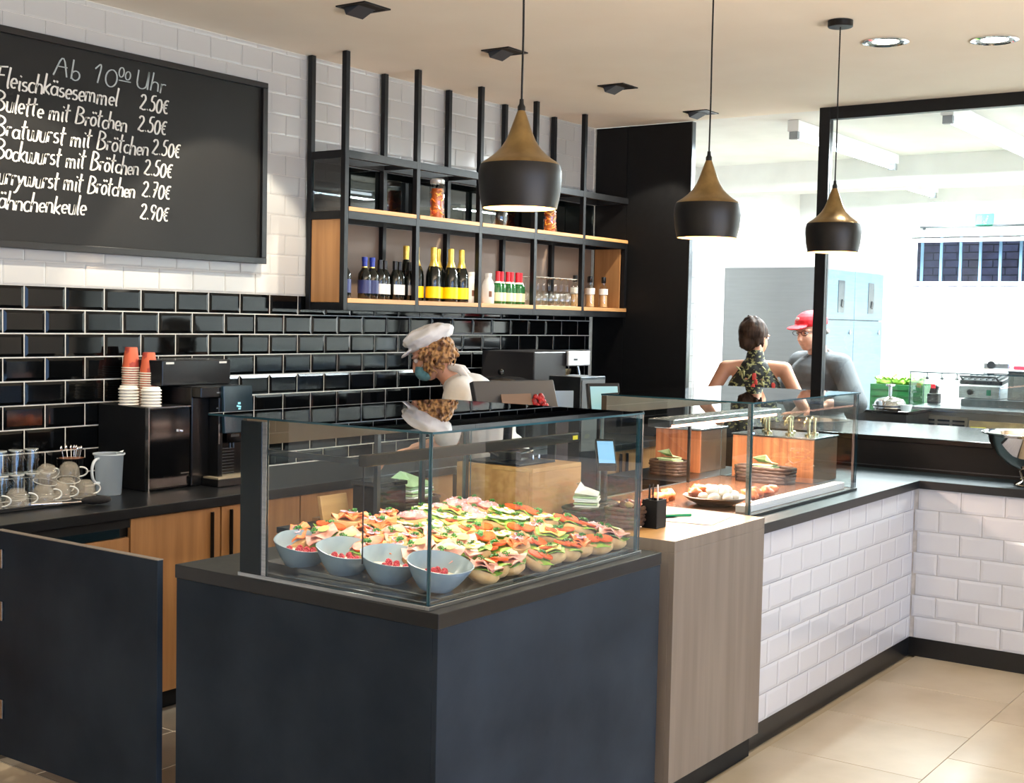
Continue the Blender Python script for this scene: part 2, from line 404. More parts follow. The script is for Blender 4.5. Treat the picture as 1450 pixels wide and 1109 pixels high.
cabinet(.73,1.203,'oak base cabinet below the black cooler, left door of the pair',hs=[1.155-.73])
cabinet(1.206,1.68,'oak base cabinet right of the cooler, mostly behind the sandwich case',hs=[1.262-1.206])
cabinet(1.683,2.83,'two-door oak base cabinet behind the serving woman',doors=2)
cabinet(2.833,4.0,'two-door oak base cabinet below the coffee grinder',doors=2)
cabinet(4.003,5.19,'two-door oak base cabinet beside the tall black panel',doors=2)
o=box((-.6,2.13,.8285),(5.2,2.799,.87)).build('worktop',SLABB,bevel=.002); tag(o,'long black worktop of the back counter along the black tiles','worktop')

rd=thing('staff_deck','black rear deck carrying the zebra-wood box behind the heated case','deck',(2.9,.81,0)); box((0,0,0),(.8,.45,.86)).build('deck_body',BLKM,rd); box((-.005,.002,.8605),(.805,.455,.891)).build('deck_top',SLABB,rd,bevel=.001)
# ================================================================ SHELF UNIT
t=thing('hanging_shelf','black steel and oak shelf unit hung from the ceiling against the tiles','shelf',(2.36,2.535,0))
PX=[.0,.574,1.15,1.72,2.28]
for x in PX:
    box((x-.015,-.015,1.68),(x+.015,.015,2.998)).build('front_post',BLK,t,bevel=.002)
    box((x-.015,.225,1.68),(x+.015,.255,2.998)).build('rear_post',BLK,t,bevel=.002)
for z0,z1 in ((2.46,2.50),(2.15,2.19),(1.68,1.718)):
    box((.016,-.014,z0),(2.845,.014,z1)).build('front_rail',BLK,t,bevel=.001)
    box((.016,.226,z0),(2.845,.254,z1)).build('rear_rail',BLK,t,bevel=.001)
    for x in PX[:1]+[2.83]: box((x-.013,.015,z0),(x+.013,.225,z1)).build('side_rail',BLK,t,bevel=.001)
for x in PX[1:]: box((x-.01,.015,2.465),(x+.01,.225,2.49)).build('cross_rail',BLK,t)
box((2.815,-.015,1.68),(2.845,.015,2.19)).build('end_post',BLK,t,bevel=.001)
for i in range(5):
    a=PX[i]+.016; b=(PX[i+1]-.016) if i<4 else 2.845
    box((a,-.017,2.1905),(b,.22,2.212)).build('shelf_board',OAKH,t,bevel=.001)
    box((a,-.017,1.7185),(b,.222,1.742)).build('shelf_board',OAKH,t,bevel=.001)
box((-.008,.018,1.72),(.006,.222,2.148)).build('oak_side_panel',OAK,t,bevel=.001)
box((2.80,.018,1.744),(2.812,.222,2.15)).build('oak_side_panel',OAK,t,bevel=.001)
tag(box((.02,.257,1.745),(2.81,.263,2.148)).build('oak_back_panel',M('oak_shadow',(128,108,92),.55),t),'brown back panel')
pane('glass_side',(-.004,.018,2.192),(.004,.222,2.458),t,0,SMOKE)
pane('glass_back',(.02,.257,2.215),(2.83,.262,2.458),t,1,SMOKE)
# ---------------- bottles
def bottle(name,label,cat,prof,mats,group,loc,capz=None,band=None,n=14):
    """prof: glass profile; band: (r,z0,z1) label; capz: (r0,z0,r1,z1)"""
    b=thing(name,label,cat,loc,0,group)
    MB().lathe(prof,n=n).build('glass_body',mats[0],b,smooth=40)
    if band:
        r,z0,z1=band; MB().lathe([(r,z0),(r,z1)],n=n,cap=False).build('paper_label',mats[1],b,smooth=40)
    if capz:
        MB().lathe(capz,n=n).build('foil',mats[2],b,smooth=40)
    return b
DG=M('dark_bottle',(10,14,12),.06,spec=.7); DGR=M('green_bottle',(20,92,38),.07,spec=.7); DBL=M('blue_label',(40,48,96),.4)
WL=M('white_label',(235,232,226),.5); CL=M('cream_label',(226,222,176),.5); YL=M('yellow_label',(250,206,8),.45); GOLD=M('gold_foil',(226,190,72),.28,.8,col2=(240,214,120),scale=30)
ORL=M('amber_label',(206,136,48),.4); BLUEC=M('blue_foil',(30,52,150),.3); REDC=M('red_foil',(206,28,44),.3); BLC=M('black_foil',(16,16,18),.3); WB=M('white_bottle',(238,236,230),.2,col2=(228,222,214),scale=12)
wine=[(.034,0),(.036,.004),(.036,.115),(.033,.135),(.017,.16),(.0135,.17),(.0135,.2)]
champ=[(.042,0),(.044,.006),(.044,.14),(.04,.17),(.022,.215),(.015,.235),(.015,.30)]
ZB=1.742
def one(kind,x,y,label,grp):
    if kind=='blue':
        b=bottle('wine_bottle',label,'bottle',wine,[DG,DBL,BLUEC],grp,(x,y,ZB),[(.0142,.172),(.0142,.2),(.016,.201),(.016,.222),(.0,.223)],(.0366,.03,.10))
        MB().lathe([(.0145,.158),(.0152,.172)],n=14).build('neck_band',GOLD,b,smooth=40)
    elif kind=='red':
        b=bottle('wine_bottle',label,'bottle',[(r*.86,z) for r,z in wine],[DG,WL,BLC],grp,(x,y,ZB),[(.0140,.165),(.0142,.212),(.0,.213)],None)
        MB().add([(.0318*math.cos(a),.0318*math.sin(a),z) for z in (.03,.085) for a in [R(-150+i*16) for i in range(7)]],[(i,i+1,8+i,7+i) for i in range(6)]).build('paper_label',WL,b)
    elif kind=='champ':
        b=bottle('sparkling_bottle',label,'bottle',champ,[DG,YL,GOLD],grp,(x,y,ZB),[(.038,.172),(.023,.214),(.0165,.236),(.0175,.29),(.017,.306),(.0,.31)],(.0446,.02,.085))
    elif kind=='champo':
        b=bottle('sparkling_bottle',label,'bottle',champ,[DG,ORL,GOLD],grp,(x,y,ZB),[(.0155,.215),(.0165,.236),(.0175,.29),(.017,.306),(.0,.31)],(.0446,.02,.085))
    elif kind=='white':
        b=bottle('white_bottle',label,'bottle',[(.036,0),(.038,.005),(.038,.11),(.03,.135),(.02,.15),(.02,.168)],[WB,WL,WL],grp,(x,y,ZB),[(.021,.165),(.021,.182),(0,.183)],None)
        MB().add([(.0386*math.cos(a),.0386*math.sin(a),z) for z in (.04,.075) for a in [R(-135+i*10) for i in range(4)]],[(i,i+1,5+i,4+i) for i in range(3)]).build('emblem',M('brown_print',(120,80,60),.6),b)
    elif kind=='green':
        b=bottle('small_wine_bottle',label,'bottle',[(.03,0),(.0315,.004),(.0315,.10),(.028,.118),(.0145,.14),(.013,.15),(.013,.19)],[DGR,CL,REDC],grp,(x,y,ZB),[(.0155,.138),(.0142,.15),(.0145,.198),(0,.199)],(.032,.018,.07))
        MB().lathe([(.0292,.112),(.018,.137)],n=14,cap=False).build('neck_label',WL,b,smooth=40)
    elif kind=='cork':
        b=thing('liqueur_bottle',label,'bottle',(x,y,ZB),0,grp)
        MB().lathe([(.03,0),(.031,.003),(.031,.12),(.024,.145),(.012,.155),(.012,.175)],n=14).build('glass_body',JARG,b,smooth=40)
        MB().lathe([(.0275,.006),(.0275,.085),(0,.086)],n=14).build('liquor',M('amber_liquor',(214,166,112),.2),b,smooth=40)
        MB().lathe([(.0315,.09),(.0315,.13)],n=14,cap=False).build('paper_label',WL,b,smooth=40)
        MB().lathe([(.013,.168),(.016,.172),(.016,.21),(0,.211)],n=14).build('stopper',BLC,b,smooth=40)
y0=2.60
for i,(x,lb) in enumerate([(2.455,'blue capped wine bottle at the left end of the lower shelf, first'),(2.612,'blue capped wine bottle second from the left on the lower shelf'),(2.672,'blue capped wine bottle next to the black-capped bottles')]):
    one('blue',x-.03,y0-.01,lb,'blue capped wine bottles')
for i,x in enumerate((2.705,2.768,2.83,2.89,2.952)):
    one('red',x,y0+(.01 if i%2 else -.01),'black-capped wine bottle with white label, '+['first','second','third','fourth','fifth'][i]+' of five from the left','dark wine bottles with white labels')
one('champo',3.01,2.665,'sparkling wine bottle with amber label behind the second shelf post',None)
for x,y,lb in ((3.10,2.665,'gold-necked sparkling wine bottle at the rear, just right of the second post'),(3.175,2.60,'leftmost yellow-labelled sparkling wine bottle'),(3.30,2.67,'gold-necked sparkling bottle standing at the rear behind the yellow labels'),(3.335,2.60,'middle yellow-labelled sparkling wine bottle'),(3.435,2.60,'rightmost yellow-labelled sparkling wine bottle beside the white bottle')):
    one('champ',x,y,lb,'yellow labelled sparkling wine bottles')
one('white',3.53,2.60,'white bottle right of the sparkling wine bottles','white bottles'); one('white',3.70,2.60,'white bottle beside the red-capped small bottles','white bottles')
one('white',3.62,2.67,'white bottle at the rear, half behind the third shelf post','white bottles')
nm=['first','second','third','fourth','fifth','sixth','seventh']
for i,x in enumerate((3.79,3.845,3.895,3.95,3.998,4.045)):
    one('green',x,2.595+(.012 if i%2 else 0),'red-capped small green wine bottle, '+nm[i]+' from the left in its row','red capped green bottles')
for i,(x,y) in enumerate(((4.70,2.62),(4.86,2.60),(4.93,2.65),(5.03,2.60))):
    one('cork',x,y,'clear amber liquor bottle at the right shelf end, '+nm[i]+' from the left','amber liquor bottles')
# upside-down stemmed glasses in two rows
def stem_glass():
    g=thing('wine_glass','clear stemmed glass standing upside down in the glass row of the lower shelf','glass',(0,0,ZB),0,'upside-down stemmed glasses')
    MB().lathe([(.024,0),(.030,.03),(.031,.055),(.022,.085),(.004,.098),(.0035,.165),(.006,.172),(.030,.178),(.030,.180)],n=14).build('bowl',JARG,g,smooth=50)
    MB().lathe([(.0245,.0),(.0255,.0),(.0255,.003),(.0245,.003)],n=14,cap=False).build('rim',M('glass_rim',(205,208,205),.1),g)
    MB().lathe([(.029,.178),(.0305,.1785),(.0305,.181),(.029,.1815)],n=14,cap=False).build('foot',M('glass_rim',(205,208,205),.1),g)
    return g
g0=stem_glass(); k=0
for i in range(8):
    for j,yy in enumerate((2.585,2.655)):
        x=4.145+i*.068+(.02 if j else 0)
        loc=(x,yy,ZB)
        lb='upside-down stemmed glass, '+NM[i]+' from the left in the '+('front' if j==0 else 'rear')+' row'
        if k==0: g0.location=loc; g0['label']=lb
        else: copytree(g0,loc=loc,label=lb)
        k+=1
# preserving jars
def jar(x,label):
    j=thing('preserving_jar',label,'jar',(x,2.63,2.2125),0,'jars with orange preserve')
    MB().lathe([(.042,0),(.045,.004),(.045,.185),(.038,.2),(.038,.205)],n=18).build('glass_body',JARG,j,smooth=40)
    rr=random.Random(int(x*100)); m=MB()
    for q in range(60):
        a=rr.uniform(0,6.28); z=rr.uniform(.012,.17); r=.036
        p0=Vector((r*math.cos(a),r*math.sin(a),z)); d=Vector((-math.sin(a)*.014,math.cos(a)*.014,rr.uniform(-.016,.016)))
        m.tube([p0-d,p0*1.0,p0+d],[.002,.0045,.002],5,mi=rr.choice((0,0,1,2)))
    o=m.build('preserve_pieces',[M('orange_piece',(228,112,26),.3),M('red_piece',(170,40,18),.3),M('yellow_piece',(240,176,60),.3)],j); tag(o,kind='stuff')
    MB().lathe([(.034,.006),(.034,.175)],n=14).build('brine',M('brine',(150,70,20),.3),j,smooth=40)
    MB().lathe([(.041,.2),(.043,.203),(.043,.222),(.036,.23),(0,.231)],n=18).build('lid',M('jar_lid',(205,205,200),.15,.4),j,smooth=40)
jar(3.235,'glass jar of orange preserve on the upper shelf, left of the nearest pendant lamp')
jar(4.40,'glass jar of orange preserve on the upper shelf, right of the nearest pendant lamp')
v_=thing('glass_vase','clear glass carafe on the upper shelf between the two preserve jars','vase',(3.83,2.62,2.2125))
MB().lathe([(.04,0),(.055,.05),(.05,.1),(.03,.13),(.035,.15)],n=18).build('glass_body',JARG,v_,smooth=50)

# ================================================================ CHALKBOARD
t=thing('chalkboard','large black framed chalkboard with the handwritten price list','chalkboard',(0,2.745,0))
X1=2.023; XL=-.35
box((XL+.03,.018,1.93),(X1-.03,.05,2.775)).build('board',M('chalk_slate',(18,18,17),.5,col2=(23,22,21),spec=.3,scale=1.2,detail=6),t)
FR=M('frame_black',(20,20,22),.35)
box((XL,.0,2.772),(X1,.05,2.80)).build('frame_rail',FR,t,bevel=.002)
box((XL,.0,1.902),(X1,.05,1.932)).build('frame_rail',FR,t,bevel=.002)
box((X1-.032,.0005,1.932),(X1,.05,2.772)).build('frame_stile',FR,t,bevel=.002)
box((XL,.0005,1.932),(XL+.032,.05,2.772)).build('frame_stile',FR,t,bevel=.002)
CH=M('chalk',(222,220,212),.9)
CHD=M('chalk_thin',(168,176,176),.9)
# stroke font: glyph -> (advance, strokes); x-height .5, cap height 1
def arc(cx,cy,rx,ry,a0,a1,n=8): return [(cx+rx*math.cos(R(a0+(a1-a0)*i/n)),cy+ry*math.sin(R(a0+(a1-a0)*i/n))) for i in range(n+1)]
G={
'A':(.62,[[(.0,0),(.28,1),(.5,0)],[(.08,.4),(.48,.4)]]),
'F':(.5,[[(.12,1),(.06,0)],[(.0,.95),(.5,1.02)],[(.08,.55),(.38,.58)]]),
'B':(.58,[[(.1,.95),(.05,0)],arc(.1,.75,.34,.22,95,-90)+arc(.1,.27,.4,.27,90,-100)]),
'C':(.55,[arc(.32,.5,.3,.5,60,300)]),
'H':(.6,[[(.06,1),(.03,0)],[(.48,1),(.45,0)],[(.05,.5),(.47,.52)]]),
'U':(.62,[[(.05,1),(.04,.3)]+arc(.26,.25,.2,.25,180,350)+[(.5,1)],[(.5,1),(.52,0)]]),
'a':(.42,[arc(.18,.24,.17,.24,40,330),[(.34,.48),(.34,.06),(.42,.02)]]),
'b':(.4,[[(.05,1),(.04,.05)],arc(.19,.24,.16,.24,160,-150)]),
'c':(.36,[arc(.2,.25,.18,.25,50,310)]),
'd':(.42,[arc(.18,.24,.17,.24,40,330),[(.36,1),(.34,.0)]]),
'e':(.38,[[(.04,.24),(.33,.28)]+arc(.19,.26,.15,.24,10,310)]),
'h':(.42,[[(.08,1),(.03,0)],[(.05,.3)]+arc(.2,.32,.14,.18,150,10)+[(.35,.0)]]),
'i':(.2,[[(.09,.48),(.08,.05),(.15,.0)],[(.09,.68),(.12,.74)]]),
'k':(.4,[[(.08,1),(.03,0)],[(.34,.52),(.06,.24),(.36,0)]]),
'l':(.2,[[(.12,1),(.06,.1),(.14,.0)]]),
'm':(.66,[[(.04,.5),(.03,0)],[(.04,.3)]+arc(.16,.34,.11,.16,150,10)+[(.28,.0)],[(.28,.3)]+arc(.4,.34,.11,.16,150,10)+[(.53,.0)]]),
'n':(.42,[[(.05,.5),(.03,0)],[(.05,.3)]+arc(.19,.34,.14,.16,150,10)+[(.34,.0)]]),
'o':(.38,[arc(.18,.25,.16,.25,80,440,12)]),
'r':(.32,[[(.06,.5),(.04,0)],[(.05,.3)]+arc(.17,.34,.12,.15,150,50)]),
's':(.34,[arc(.18,.37,.13,.12,60,230)+arc(.16,.13,.13,.13,70,-150)]),
't':(.34,[[(.16,.92),(.1,.08),(.2,.0)],[(.0,.58),(.32,.62)]]),
'u':(.44,[[(.04,.5),(.05,.15)]+arc(.19,.15,.14,.15,190,330)+[(.34,.5)],[(.35,.5),(.36,.0)]]),
'w':(.66,[[(.04,.5),(.06,.12)]+arc(.17,.12,.11,.12,180,350)+[(.30,.5)],[(.30,.45),(.32,.12)]+arc(.44,.12,.11,.12,180,350)+[(.58,.55)]]),
'y':(.42,[[(.04,.5),(.2,.05)],[(.38,.5),(.2,.05),(.02,-.42),(-.12,-.38)]]),
'0':(.46,[arc(.22,.45,.18,.45,80,440,14)]),
'1':(.34,[[(.04,.6),(.24,.95),(.16,0)]]),
'2':(.5,[arc(.22,.68,.16,.22,165,-30)+[(.04,.04)]+[(.12,.1),(.3,.0),(.46,.06)]]),
'5':(.46,[[(.4,.92),(.14,.9),(.1,.55)]+arc(.18,.28,.2,.28,80,-140)]),
'6':(.46,[[(.34,.95),(.12,.6)]+arc(.22,.24,.17,.24,170,520,12)]),
'7':(.46,[[(.04,.88),(.42,.92),(.16,.0)],[(.1,.45),(.38,.48)]]),
'9':(.46,[arc(.22,.65,.16,.22,20,380,12)+[(.36,.5),(.2,.0)]]),
'.':(.2,[[(.07,.02),(.1,.05)]]),
'€':(.46,[arc(.3,.4,.2,.38,60,300),[(.0,.5),(.34,.52)],[(.0,.33),(.3,.34)]]),
' ':(.3,[])}
for ch,b in (('ä','a'),('ö','o')):
    G[ch]=(G[b][0],G[b][1]+[[(.1,.68),(.12,.78)],[(.26,.68),(.28,.78)]])
def chalk(txt,x0,z0,x1,h,name,mat,w=.0042,slope=0.,slant=.16,sup=None):
    adv=sum(G[c][0] for c in txt); sx=(x1-x0)/adv; m=MB(); x=0; rr=random.Random(len(txt))
    for ci,c in enumerate(txt):
        a,st=G[c]; hh=h*(1+rr.uniform(-.08,.08)); dz=rr.uniform(-.004,.004); k=1.
        if sup and ci in sup: hh*=.45; dz+=h*.5
        for s in st:
            p=[]
            for q in s:
                p.append(Vector((x0+(x+q[0])*sx+q[1]*hh*slant,0,z0+q[1]*hh+dz+slope*(x*sx))))
            # smooth subdivision
            for _ in range(2):
                if len(p)>2:
                    q=[p[0]]
                    for i in range(len(p)-1): q+= [p[i]*.75+p[i+1]*.25,p[i]*.25+p[i+1]*.75]
                    p=q+[p[-1]]
            v=[];f=[]
            for i,pp in enumerate(p):
                d=(p[min(i+1,len(p)-1)]-p[max(i-1,0)]); 
                if d.length<1e-7: d=Vector((1,0,0))
                d.normalize(); nrm=Vector((-d.z,0,d.x))*w*(.62+.5*abs(d.z)+.08*math.sin(i*1.7))
                v+=[pp+nrm+Vector((0,.0163,0)),pp-nrm+Vector((0,.0163,0)),pp+nrm+Vector((0,.0181,0)),pp-nrm+Vector((0,.0181,0))]
            for i in range(len(p)-1):
                b=4*i; f+=[(b,b+1,b+5,b+4),(b,b+4,b+6,b+2),(b+1,b+3,b+7,b+5)]
            m.add(v,f)
        x+=a
    return m.build(name,mat,t)
T='chalk_writing'
L_=[('Ab',.818,2.635,.965,.085,CHD),('10',1.02,2.632,1.135,.09,CHD),('oo',1.145,2.685,1.2,.05,CHD),('Uhr',1.225,2.625,1.42,.075,CHD)]
chalk('Ab',.80,2.638,.935,.095,T,CHD,.0032); chalk('10',.995,2.64,1.13,.092,T,CHD,.0032); chalk('00',1.13,2.685,1.2,.045,T,CHD,.0028); chalk('Uhr',1.225,2.655,1.40,.085,T,CHD,.0032)
m=MB().box((1.135,.0163,2.672),(1.2,.0181,2.676)); m.build(T,CHD,t)
for word,x0,x1,z,pz,px in (('Fleischkäsesemmel',.53,1.13,2.553,2.56,1.245),('Bulette mit Brötchen',.525,1.18,2.453,2.463,1.235),('Bratwurst mit Brötchen',.525,1.30,2.355,2.367,1.315),('Bockwurst mit Brötchen',.525,1.245,2.262,2.27,1.27),('Currywurst mit Brötchen',.495,1.225,2.163,2.17,1.26),('Hähnchenkeule',.485,.965,2.06,2.068,1.25)):
    chalk(word,x0,z,x1,.082,T,CH,.0040)
    chalk({2.553:'2.50€',2.453:'2.50€',2.355:'2.50€',2.262:'2.50€',2.163:'2.70€',2.06:'2.90€'}[z],px,pz,px+.165,.075,T,CH,.0041)

# ================================================================ PENDANTS
def pendant(x,y,zb,label):
    p=thing('pendant_lamp',label,'pendant lamp',(x,y,zb),0,'black spun-metal pendant lamps')
    BR=M('bronze_top',(150,128,88),.3,1.,col2=(130,110,76),scale=20); BD=M('lamp_black',(8,8,9),.42,spec=.3)
    prof=[(.0,.0)]
    outer=[(.110,0),(.1185,.04),(.1225,.085),(.1222,.108),(.117,.127)]
    top=[(.117,.127),(.112,.133),(.093,.145),(.074,.160),(.057,.178),(.044,.198),(.036,.216),(.028,.238),(.021,.258),(.014,.277),(.010,.288)]
    m=MB().lathe(outer,n=48,cap=False).lathe([(r-.0035,z+.001) for r,z in outer][::-1],n=48,cap=False,mi=1)
    m.lathe([(.1065,.001),(.110,0)],n=48,cap=False)
    m.build('shade_band',[BD,M('lamp_inside',(235,190,120),.5)],p,smooth=40)
    MB().lathe(top,n=48,cap=False).lathe([(r-.003,z-.002) for r,z in top][::-1],n=48,cap=False,mi=1).build('shade_top',[BR,M('lamp_inside',(235,190,120),.5)],p,smooth=40)
    MB().lathe([(.0115,.284),(.0115,.296),(.007,.304),(.006,.318),(.0,.319)],n=16).build('cap',BD,p,smooth=40)
    MB().lathe([(.022,.10),(.022,.15),(.012,.16)],n=16).build('socket',BD,p,smooth=40)
    MB().lathe([(.0,.022),(.022,.028),(.036,.045),(.04,.062),(.034,.082),(.02,.102)],n=20,cap=False).build('bulb',emat('bulb_glow',(255,226,170),14),p,smooth=40)
    MB().tube([(0,0,.318),(.002,0,.5),(-.001,0,.7),(0,0,3.0-zb-.02)],.0032,8).build('cable',BLKM,p)
    MB().lathe([(.0,0),(.052,0),(.055,.003),(.055,.028),(.0,.029)],(0,0,3.0-zb-.0295),n=28).build('ceiling_rose',BD,p,smooth=40)
    l=bpy.data.lights.new('pendant_light','POINT'); l.energy=9; l.color=(1,.72,.42); l.shadow_soft_size=.035
    o=bpy.data.objects.new('pendant_light',l); COL.objects.link(o); o.location=(x,y,zb+.012)
    return p
pendant(.549,.16,1.973,'black pendant lamp nearest the camera, largest, over the sandwich case')
pendant(1.752,.16,1.963,'black pendant lamp in the middle of the row of three')
pendant(2.985,.16,1.978,'black pendant lamp farthest right, in front of the partition post')
# square tilted ceiling spots
def sqspot(x,label):
    p=thing('ceiling_spot',label,'ceiling spot',(x,1.84,3.0),0,'square black recessed ceiling spots')
    m=MB()
    for a,b in (((-.085,-.085,-.006),(.085,-.07,0)),((-.085,.07,-.006),(.085,.085,0)),((-.085,-.07,-.006),(-.07,.07,0)),((.07,-.07,-.006),(.085,.07,0))): m.box(a,b)
    m.build('frame',BLK,p)
    MB().obox((.0,.02,-.006),(.11,.085,.03),(R(-24),0,0)).build('lamp_head',M('spot_grey',(58,62,70),.45,.3),p,bevel=.002)
    box((-.07,-.07,-.004),(.07,.07,-.001)).build('recess',BLKM,p)
    return p
sqspot(.65,'square black ceiling spot left of the others, over the coffee corner'); 
sqspot(1.715,'square black ceiling spot above the left end of the shelf unit, at the top edge')
sqspot(2.774,'square black ceiling spot just left of the nearest pendant cable')
sqspot(3.887,'square black ceiling spot between the first and second pendant cables')
sqspot(4.925,'square black ceiling spot beside the tall black panel')
def downl(x,y,label):
    p=thing('round_downlight',label,'downlight',(x,y,3.0),0,'round recessed downlights')
    MB().lathe([(.108,0),(.108,-.006),(.092,-.009),(.085,-.004)],n=36,cap=False).build('trim_ring',CHROME,p,smooth=40)
    MB().lathe([(.085,-.0045),(.062,-.0015)],n=36,cap=False).build('baffle',M('baffle',(60,56,54),.3,.5),p,smooth=40)
    MB().lathe([(.062,-.0025),(.03,-.006),(0,-.007)],n=36,cap=False).build('lens',emat('lens_glow',(255,244,226),7),p,smooth=40)
downl(3.491,.134,'round recessed downlight nearest the third pendant lamp'); downl(3.70,-.311,'round recessed downlight at the right, farther from the pendants')
for x,y in ((1.2,-1.3),(2.6,-1.6),(3.6,-2.4),(-.6,-.8),(0,-2.6)): downl(x,y,'added unseen downlight over the customer floor, outside the view')  # bodies for the added downlights out of view
# ================================================================ SANDWICH CASE
ZC=.8915
t=thing('display_case','large glass display case full of sandwiches on the slate counter','display case',(0,0,ZC))
m=MB().box((.006,.036,0),(1.105,.05,.012)).box((.006,.05,0),(.02,.75,.012)).box((1.09,.05,0),(1.105,.75,.012)).box((.02,.74,0),(1.09,.752,.012))
m.build('base_frame',STEEL,t,bevel=.001)
box((.02,.05,.001),(1.09,.74,.010)).build('deck',M('case_floor',(70,72,74),.2,.8),t)
box((.03,.06,.0102),(.078,.70,.016)).build('steel_strip',STEEL,t,bevel=.001)
m=MB(); m.add([(.085,.065,.018),(1.07,.065,.018),(1.07,.72,.035),(.085,.72,.035),(.085,.065,.0105),(1.07,.065,.0105),(1.07,.72,.0105),(.085,.72,.0105)],[(0,1,2,3),(4,7,6,5),(0,4,5,1),(1,5,6,2),(2,6,7,3),(3,7,4,0)])
m.build('food_tray',M('tray_steel',(150,152,150),.25,.9),t,bevel=.001)
pane('front_pane',(.012,.040,.013),(1.098,.046,.458),t,1)
pane('side_pane',(.010,.0475,.013),(.016,.638,.458),t,0)
pane('side_pane',(1.092,.0475,.013),(1.098,.735,.458),t,0)
pane('top_pane',(.006,.034,.4585),(1.10,.88,.4645),t,2)
box((.008,.638,.0125),(.018,.655,.452)).build('steel_stile',STEEL,t)
box((.006,.656,.0125),(.022,.742,.452)).build('end_post',M('post_teal',(34,42,46),.25,.6),t,bevel=.002)
for a,b in (((.0165,.0465),(.024,.054)),((1.084,.0465),(1.0915,.054))):
    box((a[0],a[1],.0125),(b[0],b[1],.455)).build('corner_post',EDGE,t)
box((.03,.742,.375),(1.09,.758,.457)).build('rear_fascia',M('fascia_brown',(104,92,78),.3,.6,col2=(92,80,68),scale=4),t,bevel=.001)
for x in (.03,.60,.83,1.075): box((x,.74,.0125),(x+.016,.756,.3745)).build('rear_stile',STEELD,t)
for a,b in ((.617,.829),(.847,1.074)):
    pane('rear_door',(a,.743,.014),(b,.749,.374),t,1)
box((.018,.27,.354),(1.088,.298,.384)).build('light_bar',M('bar_dark',(54,50,46),.25,.7),t,bevel=.002)
box((.03,.277,.3532),(1.08,.291,.3538)).build('light_strip',emat('case_light',(255,244,224),9),t)
box((.018,.2985,.358),(.03,.735,.374)).build('side_bar',STEELD,t)
box((1.04,.2695,.362),(1.07,.2699,.376)).build('yellow_sticker',M('sticker',(210,200,40),.5),t)
MB().tube([(.024,.284,.354),(.024,.284,.09)],.0022,6).build('support_rod',BLKM,t)
area('sandwich_case_light',(.55,.284,ZC+.348),(0,0,0),1.0,.02,4.6,(1,.90,.76))
area('sandwich_case_light',(.55,.66,ZC+.372),(0,0,0),1.0,.02,3,(1,.93,.82))
# ---------------- bowls of yogurt
BT=Matrix.Rotation(R(11),3,Vector((.816,.578,0)))
BOWL=M('blue_grey_glaze',(136,160,178),.25,col2=(110,136,158),scale=9,detail=6)
BOWLI=M('pale_glaze',(150,166,174),.25,col2=(130,148,158),scale=9)
YO=M('yogurt',(236,226,206),.5,col2=(226,212,186),scale=14)
def bowl(x,y,i,label):
    b=thing('yogurt_bowl',label,'bowl',(x,y,ZC+.0235),0,'blue-grey bowls of yogurt'); b.rotation_euler=BT.to_euler()
    n=28; outer=[(.0,0),(.034,0),(.040,.004),(.058,.026),(.073,.052),(.083,.074)]; inner=[(.080,.075),(.069,.052),(.053,.026),(.03,.012),(0,.01)]
    def shape(prof):
        v=[];f=[]
        for r,z in prof:
            for k in range(n):
                a=2*math.pi*k/n; rr=r*(1+.03*math.sin(2*a+i)+.02*math.sin(5*a+i*2)*(z/.07)); rr*=1; zz=z*1.06+(.014*math.sin(a*1+.9)*(z/.075)**2)
                v.append((rr*math.cos(a)*1.24,rr*math.sin(a)*.98,zz))
        for q in range(len(prof)-1):
            for k in range(n): f.append((q*n+k,q*n+(k+1)%n,(q+1)*n+(k+1)%n,(q+1)*n+k))
        return v,f
    v,f=shape(outer); w,g=shape(inner)
    m=MB().add(v,f).add(w,g,1)
    o=len(v)-n; p=len(v); m.add([],[]); 
    m.f+=[(o+k,o+(k+1)%n,p+(k+1)%n,p+k) for k in range(n)]; m.m+=[1]*n
    m.build('bowl_shell',[BOWL,BOWLI],b,smooth=60)
    MB().lathe([(.0,.044),(.05,.044),(.064,.042),(.066,.041)],n=28,cap=False,sc=(1.2,.96)).build('yogurt',YO,b,smooth=60)
    return b
BX=[(.128,.622,'farthest back, by the steel end post'),(.130,.453,'second from the back'),(.128,.284,'third from the back'),(.134,.122,'nearest the front corner')]
RASP=M('raspberry',(188,36,58),.45,col2=(214,70,88),scale=60)
BT=BT
r0=thing('raspberry','raspberry on the yogurt','raspberry')
m=MB(); 
for lz,rr_,nn in ((-.004,.006,7),(.0,.0075,8),(.004,.006,7),(.0075,.0025,3)):
    for k in range(nn):
        a=6.283*k/nn+lz*300; m.ball((rr_*math.cos(a),rr_*math.sin(a),lz),.0032,6)
m.build('fruit_body',RASP,r0,smooth=70)
first=True
for i,(x,y,w) in enumerate(BX):
    bowl(x,y,i,'blue-grey bowl of yogurt with raspberries, '+w)
    rr=random.Random(i+3); pts=[]
    while len(pts)<7:
        px,py=rr.uniform(-.034,.040),rr.uniform(-.034,.034)
        if all((px-a)**2+(py-b)**2>.0165**2 for a,b in pts): pts.append((px,py))
    for px,py in pts:
        loc=tuple(BT@Vector((px,py,.049))+Vector((x,y,ZC+.0235))); lab='raspberry on the yogurt in the bowl '+w
        gg='raspberries on the yogurt, bowl '+w
        if first: r0.location=loc; r0['label']=lab; r0['group']=gg; first=False
        else: copytree(r0,loc=loc,rot=(rr.uniform(-.5,.5),rr.uniform(-.5,.5),rr.uniform(0,6)),label=lab,group=gg)
